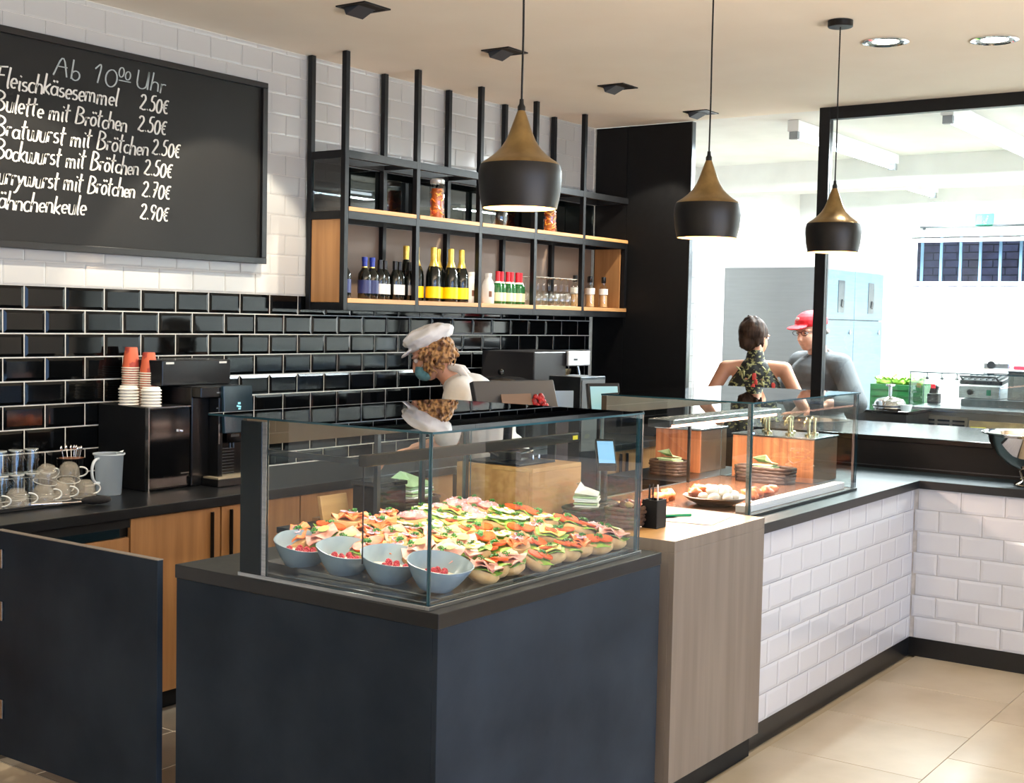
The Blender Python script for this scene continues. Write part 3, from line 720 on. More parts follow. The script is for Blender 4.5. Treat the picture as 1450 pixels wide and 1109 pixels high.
# ---------------- open sandwiches
BREAD=M('bread_crust',(206,158,104),.6,col2=(226,190,138),scale=22,bump=.05)
CRUMB=M('bread_crumb',(238,216,176),.8)
LEAF=M('salad_leaf',(96,150,44),.45,col2=(160,196,84),scale=40); HERB=M('parsley',(40,108,30),.5,col2=(70,140,44),scale=60)
TOM=M('tomato',(222,72,34),.25,col2=(238,112,52),scale=40); HAM=M('ham',(232,152,138),.35,col2=(244,186,170),scale=30)
SAL=M('salmon',(240,128,72),.3,col2=(248,160,104),scale=50,stretch=(1,6,1)); EGGW=M('egg_white',(246,242,226),.35); EGGY=M('egg_yolk',(240,190,60),.5)
CHEESE=M('cheese',(240,210,110),.4); METT=M('raw_mince',(222,120,118),.4,col2=(240,170,164),scale=50); ONION=M('onion',(236,220,226),.4,col2=(196,140,170),scale=70); CUC=M('cucumber',(186,206,120),.35)
def half_roll(t,r=.05):
    m=MB().ball((0,0,.012),(r,r*.82,.028),16,jit=.12,seed=3,zmin=-.0)
    m2=MB().ball((0,0,.0),(r,r*.82,.030),16,jit=.10,seed=t)
    # flatten the top: cut face
    v=[(x,y,min(z,.012)) for x,y,z in m2.v]
    mm=MB().add(v,m2.f); mm.v=[(x,y,z+.03) for x,y,z in mm.v]
    return mm
def wavy(cx,cy,cz,r,amp,n=18,seed=0,th=.0016,tilt=(0,0),e=1.):
    m=MB(); v=[]; f=[]
    for lay_ in (0,1):
        v.append((cx,cy,cz+lay_*th))
        for ring in (.55,1.):
            for k in range(n):
                a=6.2832*k/n; rr_=r*ring*(1+.12*math.sin(3*a+seed)); 
                v.append((cx+rr_*math.cos(a),cy+rr_*math.sin(a)*e,cz+lay_*th+amp*ring*math.sin(4*a+seed*1.3)+tilt[0]*rr_*math.cos(a)+tilt[1]*rr_*math.sin(a)))
    o2=1+2*n
    for b,flip in ((0,True),(o2,False)):
        for k in range(n):
            k2=(k+1)%n
            q=(b,b+1+k,b+1+k2); f.append(q[::-1] if flip else q)
            q=(b+1+k,b+1+n+k,b+1+n+k2,b+1+k2); f.append(q[::-1] if flip else q)
    for k in range(n):
        k2=(k+1)%n; f.append((1+n+k,1+n+k2,o2+1+n+k2,o2+1+n+k))
    return m.add(v,f)
def herb(b,c,s=.014,seed=1,name='parsley'):
    rr=random.Random(seed); m=MB()
    for k in range(7):
        a=rr.uniform(0,6.28); d=rr.uniform(.2,1)*s
        w=wavy(c[0]+d*math.cos(a),c[1]+d*math.sin(a),c[2]+rr.uniform(0,.01),s*.55,.003,7,seed=k,th=.0008); m.add(w.v,w.f)
    m.build(name,HERB,b,smooth=60)
def sandwich(kind,seed):
    rr=random.Random(seed); b=thing('open_sandwich','open sandwich','sandwich')
    half_roll(seed,.055).build('bread',BREAD,b,smooth=50)
    z=.043
    def lettuce(r=.050): wavy(0,0,z,r,.006,20,seed).build('lettuce',LEAF,b,smooth=60)
    if kind=='tomato':
        lettuce()
        for i,(x,y) in enumerate(((-.018,.006),(.02,-.006))): MB().lathe([(0,0),(.026,0),(.027,.003),(.026,.006),(0,.006)],(x,y,z+.007+i*.003),n=16).build('tomato_slice',TOM,b,smooth=40)
        herb(b,(0,0,z+.018),seed=seed)
    elif kind=='ham':
        lettuce(.05)
        for i in range(2): wavy(-.012+.024*i,.0,z+.007+i*.006,.042,.009,16,seed+i*2,th=.0025).build('ham_slice',HAM,b,smooth=60)
        MB().lathe([(0,0),(.017,0),(.018,.002),(0,.004)],(0.01,.0,z+.024),n=12).build('cucumber_slice',CUC,b,smooth=40); herb(b,(-.015,.01,z+.022),.010,seed)
    elif kind=='salmon':
        for i in range(3): wavy(-.02+.02*i,(-1)**i*.006,z+.004+i*.005,.034,.008,14,seed+i*2,th=.003,e=.8).build('salmon_slice',SAL,b,smooth=60)
        herb(b,(0.01,0,z+.022),.012,seed)
        for k in range(3): MB().lathe([(.008,0),(.011,.001),(.011,.003),(.008,.004),(.008,0)],(rr.uniform(-.02,.02),rr.uniform(-.015,.015),z+.020),n=10,cap=False).build('onion_ring',ONION,b)
    elif kind=='egg':
        lettuce()
        for i,(x,y) in enumerate(((-.022,.004),(.002,-.008),(.024,.006))):
            MB().lathe([(0,0),(.017,0),(.018,.003),(.017,.005),(.0,.005)],(x,y,z+.007+i*.002),n=16,sc=(1,1.15)).build('egg_slice',EGGW,b,smooth=40)
            MB().lathe([(0,0),(.008,.0),(.006,.0022),(0,.003)],(x,y,z+.0122+i*.002),n=12).build('egg_yolk',EGGY,b,smooth=40)
        herb(b,(-.01,.01,z+.016),.010,seed)
    elif kind=='mince':
        MB().ball((0,0,z),(.044,.036,.018),16,jit=.5,seed=seed,zmin=0,js=6).build('minced_meat',METT,b,smooth=60)
        m=MB()
        for k in range(34):
            a=rr.uniform(0,6.28); d=.036*math.sqrt(rr.random()); p=(d*math.cos(a),d*.85*math.sin(a),z+.018*math.sqrt(max(.1,1-(d/.042)**2)))
            m.obox(p,(.006,.005,.003),(rr.uniform(-1,1),rr.uniform(-1,1),rr.uniform(0,3)))
        tag(m.build('onion_cubes',ONION,b),kind='stuff'); herb(b,(.008,0,z+.019),.009,seed)
    elif kind=='cheese':
        lettuce(.056)
        wavy(0,0,z+.007,.045,.006,16,seed,th=.003).build('cheese_slice',CHEESE,b,smooth=60)
        MB().lathe([(0,0),(.02,0),(.021,.003),(.0,.005)],(-.008,.0,z+.012),n=14).build('tomato_slice',TOM,b,smooth=40)
        MB().lathe([(0,0),(.017,0),(.018,.002),(0,.004)],(0.014,.006,z+.016),n=12).build('cucumber_slice',CUC,b,smooth=40); herb(b,(0.0,-.01,z+.018),.010,seed)
    return b
desc={'tomato':'tomato and parsley roll','ham':'pink ham roll','salmon':'orange smoked salmon roll','egg':'sliced egg roll','mince':'pink mince roll','cheese':'cheese and cucumber roll'}
proto={}
rows_=['ham tomato ham tomato cheese tomato salmon tomato ham mince'.split(),
 'ham egg tomato salmon tomato cheese tomato tomato mince mince'.split(),
 'ham cheese ham tomato egg tomato salmon egg tomato mince'.split(),
 'salmon ham ham cheese tomato egg egg tomato mince mince'.split(),
 'salmon ham salmon egg cheese egg mince egg tomato mince'.split(),
 'salmon salmon egg mince egg cheese mince mince egg mince'.split(),
 'tomato salmon mince salmon mince egg mince mince mince'.split()]
rr=random.Random(11)
for j,row in enumerate(rows_):
    y=.100+j*.094
    n=len(row)
    for i,k in enumerate(row):
        x=.285+i*.0905+(.04 if j%2 else 0)+rr.uniform(-.008,.008)
        if j==0 and i==0: x+=.02
        if x>1.045: continue
        z=ZC+.019+.0565*(y-.065)*.4+(.0 if j==0 else .006+rr.uniform(0,.014)+(.010 if i%2 else 0))+(.004*j)
        rowname=['front row at the glass','second row','third row','fourth row','fifth row','sixth row','back row'][j]
        rot=(rr.uniform(-.1,.42),rr.uniform(-.15,.3),rr.uniform(-.9,.6))
        lab=desc[k]+', '+NM[i]+' from the left in the '+rowname; loc=(x,y+rr.uniform(-.008,.008),z); gg=k+' rolls in the '+rowname
        if k not in proto:
            b=sandwich(k,len(k)+j); proto[k]=b; b.location=loc; b.rotation_euler=rot; b['label']=lab; b['group']=gg
        else: copytree(proto[k],loc=loc,rot=rot,label=lab,group=gg,scale=rr.uniform(.94,1.08))
# leftmost back rolls beside the bowls
for x,y,k in ((.20,.70,'salmon'),(.245,.63,'ham'),(.25,.54,'ham'),(.245,.45,'tomato'),(.25,.36,'salmon'),(.26,.27,'ham'),(.27,.19,'ham')):
    copytree(proto[k],loc=(x,y,ZC+.050+rr.uniform(0,.01)),rot=(.2,-.35,rr.uniform(-.5,.5)),label=desc[k]+', '+NM[int(round((.70-y)/.087))]+' from the back in the column beside the yogurt bowls',group=k+' rolls beside the bowls')

# ================================================================ SECOND CASE (warm)
t=thing('display_case','smaller heated glass display case with pink light on the tiled counter','display case',(2.07,.1,ZC))
m=MB().box((-.004,-.004,0),(1.15,.012,.012)).box((-.004,.012,0),(.012,.70,.012)).box((1.136,.012,0),(1.15,.70,.012)).box((.012,.685,0),(1.136,.70,.012))
m.build('base_frame',BLK,t,bevel=.001)
box((.012,.012,.001),(1.136,.685,.010)).build('deck',M('warm_lit_deck',(126,92,70),.2,.6,col2=(110,80,60),scale=8),t)  # warm light reflected by the steel deck is put into its brown
pane('front_pane',(.0,.0,.0125),(1.145,.006,.448),t,1)
pane('side_pane',(.0,.0075,.0125),(.006,.69,.448),t,0)
pane('side_pane',(1.139,.0075,.0125),(1.145,.69,.448),t,0)
pane('top_pane',(-.004,-.006,.4485),(1.15,.69,.4545),t,2)
box((.006,.0065,.0125),(.024,.024,.447)).build('corner_post',STEEL,t)
box((1.126,.0065,.0125),(1.138,.018,.447)).build('corner_post',STEELD,t)
for z in (.33,.06): MB().lathe([(0,0),(.009,0),(.009,.006),(0,.007)],(.014,.004,z),n=10).build('clip',CHROME,t)
box((-.0,.665,.37),(1.145,.69,.447)).build('rear_fascia',M('fascia_brown',(104,92,78),.3,.6),t,bevel=.001)
box((.03,.36,.340),(1.10,.48,.362)).build('heat_lamp_bar',STEEL,t,bevel=.003)
box((.01,.37,.33),(.029,.47,.360)).build('bar_end',STEELD,t)
box((.03,.375,.328),(1.08,.395,.3385)).build('heat_strip',emat('pink_light',(255,190,165),10),t)
area('heated_case_light',(2.07+.55,.1+.42,ZC+.322),(0,0,0),1.0,.05,38,(1,.66,.52))
area('heated_case_light',(2.07+.5,.1+.60,ZC+.365),(0,0,0),1.0,.03,10,(1,.72,.55))
for x,y in ((.3,.55),(.75,.55)): box((x,.66,.0125),(x+.012,.672,.37)).build('rear_stile',STEELD,t)
o=box((2.12,.135,.9026),(3.16,.185,.930)).build('sneeze_ledge',M('white_panel',(236,236,238),.3)); 
o.name='white_ledge'; tag(o,'long white ledge strip inside the heated case along its front glass','ledge')
# dark wood platter with mozzarella balls and meat
t=thing('serving_platter','dark round platter in the heated case left corner','platter',(2.26,.345,.9020))
DW=M('dark_wood',(74,50,36),.5,col2=(52,36,26),scale=6)
MB().lathe([(0,0),(.07,0),(.11,.018),(.135,.036),(.131,.038),(.105,.022),(.07,.008),(0,.007)],n=32).build('dish',DW,t,smooth=40)
EGG=M('boiled_egg',(244,238,226),.3); rr=random.Random(2)
e0=None
for k,(x,y,z) in enumerate([(-.075,-.03,.036),(-.03,-.07,.034),(.02,-.075,.034),(.065,-.05,.035),(-.03,-.02,.03),(.02,-.025,.03),(.06,0.0,.033),(-.06,.02,.033),(-.01,-.045,.056),(.035,-.035,.058),(-.045,-.01,.057),(.0,.0,.06)]):
    if e0 is None:
        e0=thing('boiled_egg','peeled white boiled egg in the pile on the dark platter','egg',(2.26+x,.345+y,.902+z),0,'boiled eggs on the platter'); MB().ball((0,0,0),(.021,.021,.027),14,rot=Matrix.Rotation(1.2,3,'X')).build('egg_body',EGG,e0,smooth=70)
    else: copytree(e0,loc=(2.26+x,.345+y,.902+z),rz=rr.uniform(0,6))
MEAT=M('roast_meat',(186,86,44),.4,col2=(222,134,80),scale=40,bump=.1)
mk=0
for x,y,z,s in [(2.21,.41,.95,1),(2.27,.43,.955,1.1),(2.33,.41,.95,1),(2.36,.37,.95,.9),(2.50,.30,.925,1.1),(2.57,.31,.925,1),(2.63,.28,.925,1.1),(2.70,.30,.925,1.1),(2.02+.14,.55,.92,1.1),(2.25,.56,.92,1.2)]:
    o=MB().ball((0,0,0),(.04*s,.026*s,.02*s),14,jit=.45,seed=mk,js=2.5).build('roast_piece',MEAT,smooth=70); o.location=(x,y,z); o.rotation_euler=(0,.2,mk*1.1)
    tag(o,('browned roast meat piece at the back of the dark platter' if mk<4 else 'browned roast meat piece behind the white ledge in the heated case' if mk<8 else 'browned roast meat piece in the far left corner of the heated case'),'meat',('meat on the platter' if mk<4 else 'meat on the case deck' if mk<8 else 'meat in the corner')); mk+=1

# ================================================================ CONDIMENT STATION with striped wood front
ZB2=M('zebra_wood',(176,116,78),.4,col2=(132,82,54),scale=3,stretch=(12,12,.35),detail=6)
def station(x,y0,y1,zt,label,pumps):
    t=thing('condiment_station',label,'dispenser',(x,y0,.8915))
    w=y1-y0
    box((0,0,.0),(.012,w,zt-.8915)).build('wood_front',ZB2,t,bevel=.001)
    box((.0125,0,0),(.30,w,zt-.8915-.002)).build('wood_body',M('brown_side',(110,88,70),.35,.3,col2=(96,76,60),scale=4),t,bevel=.001)
    box((-.006,-.006,zt-.8912),(.306,w+.006,zt-.8915+.010)).build('steel_top',STEEL,t,bevel=.002)
    for px,py in pumps:
        z=zt-.8915+.0105
        p=MB().lathe([(.02,0),(.02,.01),(.009,.014),(.009,.07),(.013,.072),(.013,.085),(0,.086)],(px,py,z),n=14)
        p.tube([(px,py,z+.078),(px-.03,py,z+.09),(px-.06,py,z+.07),(px-.065,py,z+.05)],.005,8)
        p.build('pump_tap',M('brass_tap',(214,196,150),.15,1.),t,smooth=40)
    return t
station(3.3,.345,.77,1.10,'zebra-wood fronted condiment station with steel pump taps, in the heated case',[(.08,.06),(.08,.16),(.1,.28),(.2,.08),(.2,.2),(.2,.34)])
station(3.3,.95,1.205,1.105,'zebra-wood box behind the heated case, left of the pump taps',[])
def basket(x,y,lx,ly,h,label,mat,nap,rz=0):
    t=thing('woven_basket',label,'basket',(x,y,0),rz)
    z0=nap['z']; m=MB(); nr=5
    for r in range(nr):
        zz=z0+h*(r+.5)/nr; ex=.006*r/nr
        pts=[]
        for k in range(33):
            a=2*math.pi*k/32; c,s=math.cos(a),math.sin(a); q=4.
            rr_=1/((abs(c)**q+abs(s)**q)**(1/q)); pts.append((c*rr_*(lx/2+ex+.0025*(-1)**(k+r)),s*rr_*(ly/2+ex+.0025*(-1)**(k+r)),zz))
        m.tube(pts,h/nr*.56,6,cap=False)
    m.build('weave',mat,t,smooth=60)
    box((-lx/2+.006,-ly/2+.006,z0),(lx/2-.006,ly/2-.006,z0+h*.7)).build('lining',BLKM,t)
    return t
WICK=M('dark_wicker',(62,48,40),.55,col2=(40,32,28),scale=60,bump=.1); WICKB=M('brown_wicker',(96,70,50),.55,col2=(60,44,34),scale=60,bump=.1)
NAPG=M('pale_green_paper',(176,204,160),.8,col2=(160,190,144),scale=10); NAPW=M('white_paper',(238,240,240),.8)
def napkins(x,y,z,w,n,label,cols,rz=0,fold=True,cat='napkins'):
    t=thing('napkin_stack',label,cat,(x,y,z),rz); rr=random.Random(n); 
    for i in range(n):
        m=MB().obox((rr.uniform(-.004,.004),rr.uniform(-.004,.004),.004+i*.0082),(w,w*.75,.0062),(rr.uniform(-.03,.03),rr.uniform(-.03,.03),rr.uniform(-.08,.08)))
        m.build('napkin',cols[i%len(cols)],t,bevel=.002)
    if fold:
        m=MB(); zt=n*.0082+.002
        m.add([(-w/2,-w*.37,zt),(w/2,-w*.37,zt+.002),(w*.5,w*.37,zt+.03),(-w*.1,w*.2,zt+.045),(-w/2,w*.37,zt+.01),(0,0,zt+.016)],[(0,1,5),(1,2,5),(2,3,5),(3,4,5),(4,0,5)])
        o=m.build('loose_napkin',cols[0],t); md=o.modifiers.new('s','SOLIDIFY'); md.thickness=.0015
    return t
nb=basket(3.13,.515,.12,.27,.075,'black wicker basket of pale green papers inside the heated case',WICK,{'z':.903})
napkins(3.13,.515,.962,.10,3,'pale green papers heaped in the basket inside the heated case',[NAPG],1.57)
basket(3.13,1.03,.12,.17,.075,'black wicker basket behind the heated case, against the zebra-wood box',WICK,{'z':.8925})
napkins(3.13,1.03,.952,.10,3,'pale green papers in the basket behind the heated case',[NAPG],1.4)
basket(1.395,.43,.155,.12,.055,'dark wicker basket of green and white napkins on the oak counter',WICK,{'z':.9265})
napkins(1.395,.43,.972,.115,6,'stack of white and pale green napkins in the basket on the oak counter',[NAPW,NAPW,NAPG],.5)
basket(1.375,.255,.12,.10,.07,'brown wicker basket beside the napkin basket, by the case glass',WICKB,{'z':.9295})
rr=random.Random(5); 
for k in range(9):
    o=MB().ball((0,0,0),(.02,.014,.008),10,jit=.4,seed=k).build('wrapped_sweet',[M('brown_wrap',(96,54,36),.4),M('red_wrap',(176,70,48),.4),M('tan_wrap',(190,160,110),.4)][k%3],smooth=70); o.location=(1.375+rr.uniform(-.04,.04),.255+rr.uniform(-.03,.03),1.0+.008*(k%2)); o.rotation_euler=(rr.random(),rr.random(),rr.uniform(0,6))
    tag(o,'small wrapped sweet in the brown wicker basket','sweet','sweets in the brown basket')
t=thing('pen_holder','black box with pens at the near corner of the oak counter, behind the case glass','box',(1.455,.185,.9215)); 
MB().box((-.035,-.03,0),(.035,.03,.004)).box((-.035,-.03,.004),(-.031,.03,.10)).box((.031,-.03,.004),(.035,.03,.10)).box((-.031,-.03,.004),(.031,-.026,.10)).box((-.031,.026,.004),(.031,.03,.10)).build('box_body',BLKM,t,bevel=.001)
for i,(a,b) in enumerate(((-.015,.01),(.01,-.01),(.015,.012))): MB().tube([(a,b,.006),(a+.012,b+.01,.15)],.003,8).build('pen',[BLK,M('pen_white',(220,220,220),.4),BLK][i],t)
# papers and the green pen
o=MB().obox((1.76,.17,.9226),(.30,.21,.0012),(0,0,.15)).build('paper_sheet',NAPW); tag(o,'white paper sheet on the oak counter under the green pen','paper')
o=MB().obox((1.68,.40,.9226),(.21,.297,.0012),(0,0,-.5)).build('paper_sheet',NAPW); tag(o,'white paper sheet at the back of the oak counter','paper')
t=thing('green_pen','green marker pen on the white paper on the oak counter','pen',(1.72,.235,.9285),-.6); GR=M('pen_green',(18,138,86),.3)
MB().tube([(-.05,0,0),(.035,0,0)],.005,10).build('barrel',GR,t,smooth=40); MB().tube([(.0355,0,0),(.06,0,0)],.0054,10).build('cap',GR,t,smooth=40); MB().tube([(-.056,0,0),(-.0505,0,0)],[.002,.005],10).build('tip',BLK,t)
# oak box behind the case with cutting board
t=thing('oak_box','large oak box with a black griddle on top, behind the sandwich case','box',(1.19,.53,.9215))
box((0,0,0),(.32,.015,.185)).build('front_board',OAKH,t,bevel=.001); box((0,.0155,0),(.015,.34,.185)).build('side_board',OAKH,t,bevel=.001)
box((.305,.0155,0),(.32,.34,.185)).build('side_board',OAKH,t,bevel=.001); box((0,.0,.1855),(.32,.34,.2)).build('top_board',OAKT,t,bevel=.001)
o=MB().box((1.21,.60,1.1222),(1.44,.84,1.130)).build('griddle_plate',BLKM,bevel=.002); tag(o,'black flat griddle plate on the oak box','plate')
t=thing('contact_grill','small black appliance with cable on the oak box','grill',(1.30,.70,1.1305)); MB().obox((0,0,.022),(.16,.12,.035),(0,0,.3)).build('grill_body',BLKG,t,bevel=.008); MB().tube([(-.09,.0,.02),(-.13,.03,.05),(-.06,.08,.06),(.02,.06,.055),(.07,.02,.045)],.004,8).build('cable',BLKM,t)
for x in (.07,.11): MB().lathe([(.006,0),(.006,.018),(0,.019)],(x,-.045,.0),n=10).build('knob',STEEL,t)
# items behind the sandwich case on a lower staff shelf

sh=thing('staff_shelf','black staff-side shelf behind the sandwich case, with baskets','shelf',(0,0,0)); box((.42,.78,.8915),(1.16,1.01,.935)).build('shelf_body',BLKM,sh); box((.415,.775,.9355),(1.165,1.012,.955)).build('shelf_top',SLABB,sh,bevel=.001)
basket(.93,.88,.20,.14,.06,'dark basket with green napkins behind the sandwich case, left of the oak box',WICK,{'z':.9605})
napkins(.93,.88,1.01,.15,6,'stack of pale green and white napkins seen through the case, left of the oak box',[NAPG,NAPW,NAPG],.2)
t=thing('black_container','black lidded container standing behind the case, left of the green napkins','container',(.76,.87,.9555)); box((-.07,-.06,0),(.07,.06,.12)).build('container_body',BLKM,t,bevel=.004); box((-.074,-.064,.1205),(.074,.064,.135)).build('container_lid',BLKG,t,bevel=.003)
t=thing('wood_board','small oak board leaning behind the sandwich case, at the left','board',(.64,.97,.956)); MB().obox((0,0,.045),(.13,.015,.085),(R(-12),0,0)).build('board_panel',OAKT,t,bevel=.002); box((-.06,.012,0),(.06,.04,.012)).build('board_foot',OAK,t)
# ================================================================ TILL / SCREENS
def screen(name,label,cat,loc,rz,w,h,tilt,foot,mat_s,base_z,depth=.02,pole=True):
    t=thing(name,label,cat,loc,rz)
    hh=foot
    MB().obox((0,0,hh),(w,depth,h),(R(tilt),0,0)).build('display_housing',BLK,t,bevel=.003)
    e=Matrix.Rotation(R(tilt),3,'X'); c=e@Vector((0,-depth/2-.0012,0))
    MB().obox((c.x,c.y,hh+c.z),(w*.86,.001,h*.8),(R(tilt),0,0)).build('display_glass',mat_s,t)
    if pole: MB().tube([(0,depth,0.0),(0,depth+.01,hh-.02)],.014,12).lathe([(0,0),(.06,0),(.06,.01),(.014,.014)],(0,depth,0),n=20).build('pole_stand',BLK,t,smooth=40)
    return t
BLUES=M('blue_screen',(120,168,180),.25,emit=(128,178,190),estr=.55)
screen('price_display','pale blue price display on a black pole beside the heated case','display',(2.40,.98,0),-.50,.165,.15,-12,1.2965,BLUES,0)
t=screen('card_reader','tilted black card terminal on a stand above the oak counter','card terminal',(1.80,.60,.9218),-.9,.075,.15,-50,.20,M('card_screen',(130,180,220),.2,emit=(120,180,235),estr=.7),0,depth=.03)
t=thing('cash_register','black cash register with wide tilted screen behind the counter','cash register',(1.99,1.08,.0),-.25)
box((-.16,.05,0),(.16,.25,.86)).build('stand',BLKM,t); box((-.2,.02,.8605),(.2,.3,.97)).build('cash_drawer',BLK,t,bevel=.004)
MB().obox((0,.12,1.30),(.46,.03,.17),(R(-18),0,0)).build('display_housing',M('register_grey',(48,48,50),.4),t,bevel=.005)
MB().tube([(0,.18,.97),(0,.16,1.27)],.02,12).build('neck',BLK,t)
MB().obox((-.02,.085,1.292),(.17,.004,.075),(R(-18),0,0)).build('brown_card',M('brown_card',(110,88,68),.7),t)
m=MB(); rr=random.Random(9)
for k in range(12): m.ball((.115+rr.uniform(-.04,.04),.085,1.295+rr.uniform(-.026,.026)),.013,8)
m.build('red_picture',M('red_print',(186,40,40),.5,col2=(120,24,24),scale=60),t,smooth=60)
o=thing('note_card','pale blue note card on a small stand right of the cash register','note',(2.44,1.22,0),-.55); box((-.05,0,1.245),(.05,.004,1.325)).build('card',M('note_blue',(150,182,214),.6),o); box((-.03,.005,0),(.03,.02,1.26)).build('card_stand',BLK,o)
# ================================================================ COFFEE CORNER
t=thing('milk_cooler','black cubic milk cooler with cup lids and paper cups on top','cooler',(1.06,2.475,.8705))
box((0,.002,0),(.235,.325,.365)).build('cooler_body',BLK,t,bevel=.003); box((.004,-.018,.01),(.231,.0015,.36)).build('door',BLKG,t,bevel=.003)
box((.0,-.020,.0),(.006,.001,.366)).build('edge_trim',STEEL,t); box((.006,-.0195,.361),(.235,.001,.366)).build('edge_trim',STEEL,t)
MB().tube([(.16,-.019,.26),(.18,-.026,.255)],.008,12).lathe([(0,0),(.011,0),(.011,.01),(0,.011)],(.16,-.02,.255),n=12).build('lock',CHROME,t,smooth=40)
box((.18,-.0195,.065),(.225,-.0185,.07)).build('badge',STEEL,t)
t=thing('coffee_machine','black bean-to-cup coffee machine with touch screen','coffee machine',(1.302,2.40,.8705))
CM=M('machine_black',(14,15,17),.22,col2=(18,19,22),scale=10)
box((0,.06,0),(.30,.395,.45)).build('machine_body',CM,t,bevel=.006)
box((.0,.0,.40),(.30,.0595,.45)).build('top_front',CM,t,bevel=.005)
MB().obox((.205,-.012,.345),(.175,.02,.215),(R(-4),0,0)).build('touch_screen',M('screen_dark',(18,32,40),.15,emit=(20,44,54),estr=.35),t,bevel=.003)

m=MB().obox((.205,-.0245,.372),(.016,.001,.010),(0,0,0)).obox((.203,-.0245,.358),(.026,.001,.008),(0,.2,0)).obox((.207,-.0245,.347),(.014,.001,.007),(0,0,0)); m.build('cup_icon',emat('icon_glow',(150,215,225),1.4),t)
box((.165,-.0255,.325),(.25,-.0242,.329)).build('icon_bar',emat('icon_bar',(110,150,160),.5),t)
box((.10,-.006,.02),(.125,.059,.40)).build('side_column',CM,t,bevel=.004)
for z in (.42,.35): box((.09,-.002,z),(.125,.0,z+.006)).build('status_light',STEEL,t)
box((.098,-.008,.19),(.106,-.0062,.28)).build('chrome_strip',STEEL,t)
box((.15,-.004,.19),(.25,.055,.245)).build('spout_block',BLKG,t,bevel=.006)
box((.175,-.0055,.218),(.225,-.0042,.230)).build('spout_label',STEELD,t)
MB().tube([(.19,.02,.19),(.19,.02,.165)],.006,8).tube([(.21,.02,.19),(.21,.02,.165)],.006,8).build('spout',STEELD,t)
for i in range(9): box((.11,.055,.045+i*.014),(.25,.0598,.050+i*.014)).build('back_slat',STEELD,t)
box((.06,-.05,.0),(.34,.0595,.035)).build('drip_tray',CM,t,bevel=.003)
box((.065,-.045,.0355),(.335,.055,.042)).build('drip_grid',M('grid_light',(196,184,158),.3,.6),t)
box((-.10,.14,.4505),(.30,.38,.565)).build('bean_hopper',M('hopper_smoke',(26,27,29),.2),t,bevel=.004)
for x in (-.08,.23): box((x,.138,.548),(x+.045,.1395,.557)).build('hopper_clip',M('clip_light',(200,200,196),.4),t)
# cup stacks and lids on the cooler
CUPW=M('cup_rim_white',(224,214,196),.6); CUPR=M('cup_print',(204,98,66),.6,col2=(160,62,50),scale=9,lo=.48,hi=.52)
def paper_cup(prof_open=True):
    c=thing('paper_cup','paper cup','cup'); 
    MB().lathe([(.040,0),(.027,.095),(.0,.095)],n=24,cap=False).build('cup_wall',CUPR,c,smooth=50)
    MB().lathe([(.0385,.0),(.0415,.0),(.0425,.003),(.0415,.006),(.0385,.005)],n=24,cap=False).build('rim',CUPW,c,smooth=60)
    return c
c0=paper_cup(); k=0
for sx,sy,n,lab in ((1.187,2.735,16,'left'),(1.222,2.655,14,'right')):
    for i in range(n):
        top=(i==n-1); loc=(sx+rr.uniform(-.0008,.0008),sy,1.2365+.0105*i)
        lb=('rust-red printed paper cup, upside down on top of the '+lab+' stack') if top else ('paper cup, '+NM[i]+' from the bottom of the '+lab+' stack')
        gg='paper cups in the '+lab+' stack' if not top else None
        if k==0: c0.location=loc; c0['label']=lb; c0['group']=gg
        else:
            c=copytree(c0,loc=loc,label=lb,group=gg)
            if top and 'group' in c: del c['group']
        k+=1
LIDM=M('cup_lid_white',(236,232,222),.35)
l0=None
for sx,sy,lab in ((1.107,2.65,'left'),(1.122,2.515,'right')):
    for i in range(6):
        loc=(sx,sy,1.2365+.0135*i); lb='white plastic cup lid, '+NM[i]+' from the bottom of the '+lab+' lid stack'; gg='cup lids in the '+lab+' stack'
        if l0 is None:
            l0=thing('cup_lid',lb,'lid',loc,0,gg); MB().lathe([(.043,0),(.045,.002),(.044,.006),(.039,.008),(.038,.016),(.036,.0175),(.0,.0165)],n=24).build('lid_disc',LIDM,l0,smooth=40)
        else: copytree(l0,loc=loc,label=lb,group=gg)
# jug
t=thing('measuring_jug','translucent plastic measuring jug beside the black cooler','jug',(.905,2.52,.8705),.15)
JUG=glassmat('frosted_plastic',(.62,.68,.74),boost=2,rough=.3)
JP=M('jug_plastic',(170,186,200),.35,alpha=.42)
MB().lathe([(.0,.0),(.050,0),(.052,.004),(.060,.165),(.066,.172)],n=28,cap=False).build('jug_wall',JP,t,smooth=40)
MB().lathe([(.064,.170),(.067,.171),(.067,.176),(.064,.176)],n=28,cap=False).build('rim',M('rim_plastic',(196,206,212),.3),t,smooth=40)
MB().tube([(-.056-.042*math.sin(q)**.7,0,.105+.052*math.cos(q)) for q in [math.pi*i/12 for i in range(13)]],.006,8).build('handle',M('rim_plastic',(196,206,212),.3),t,smooth=40)
MB().add([(.058,-.018,.172),(.058,.018,.172),(.088,0,.182),(.058,0,.150)],[(0,2,3),(1,3,2),(0,3,1)]).build('spout',M('rim_plastic',(196,206,212),.3),t)
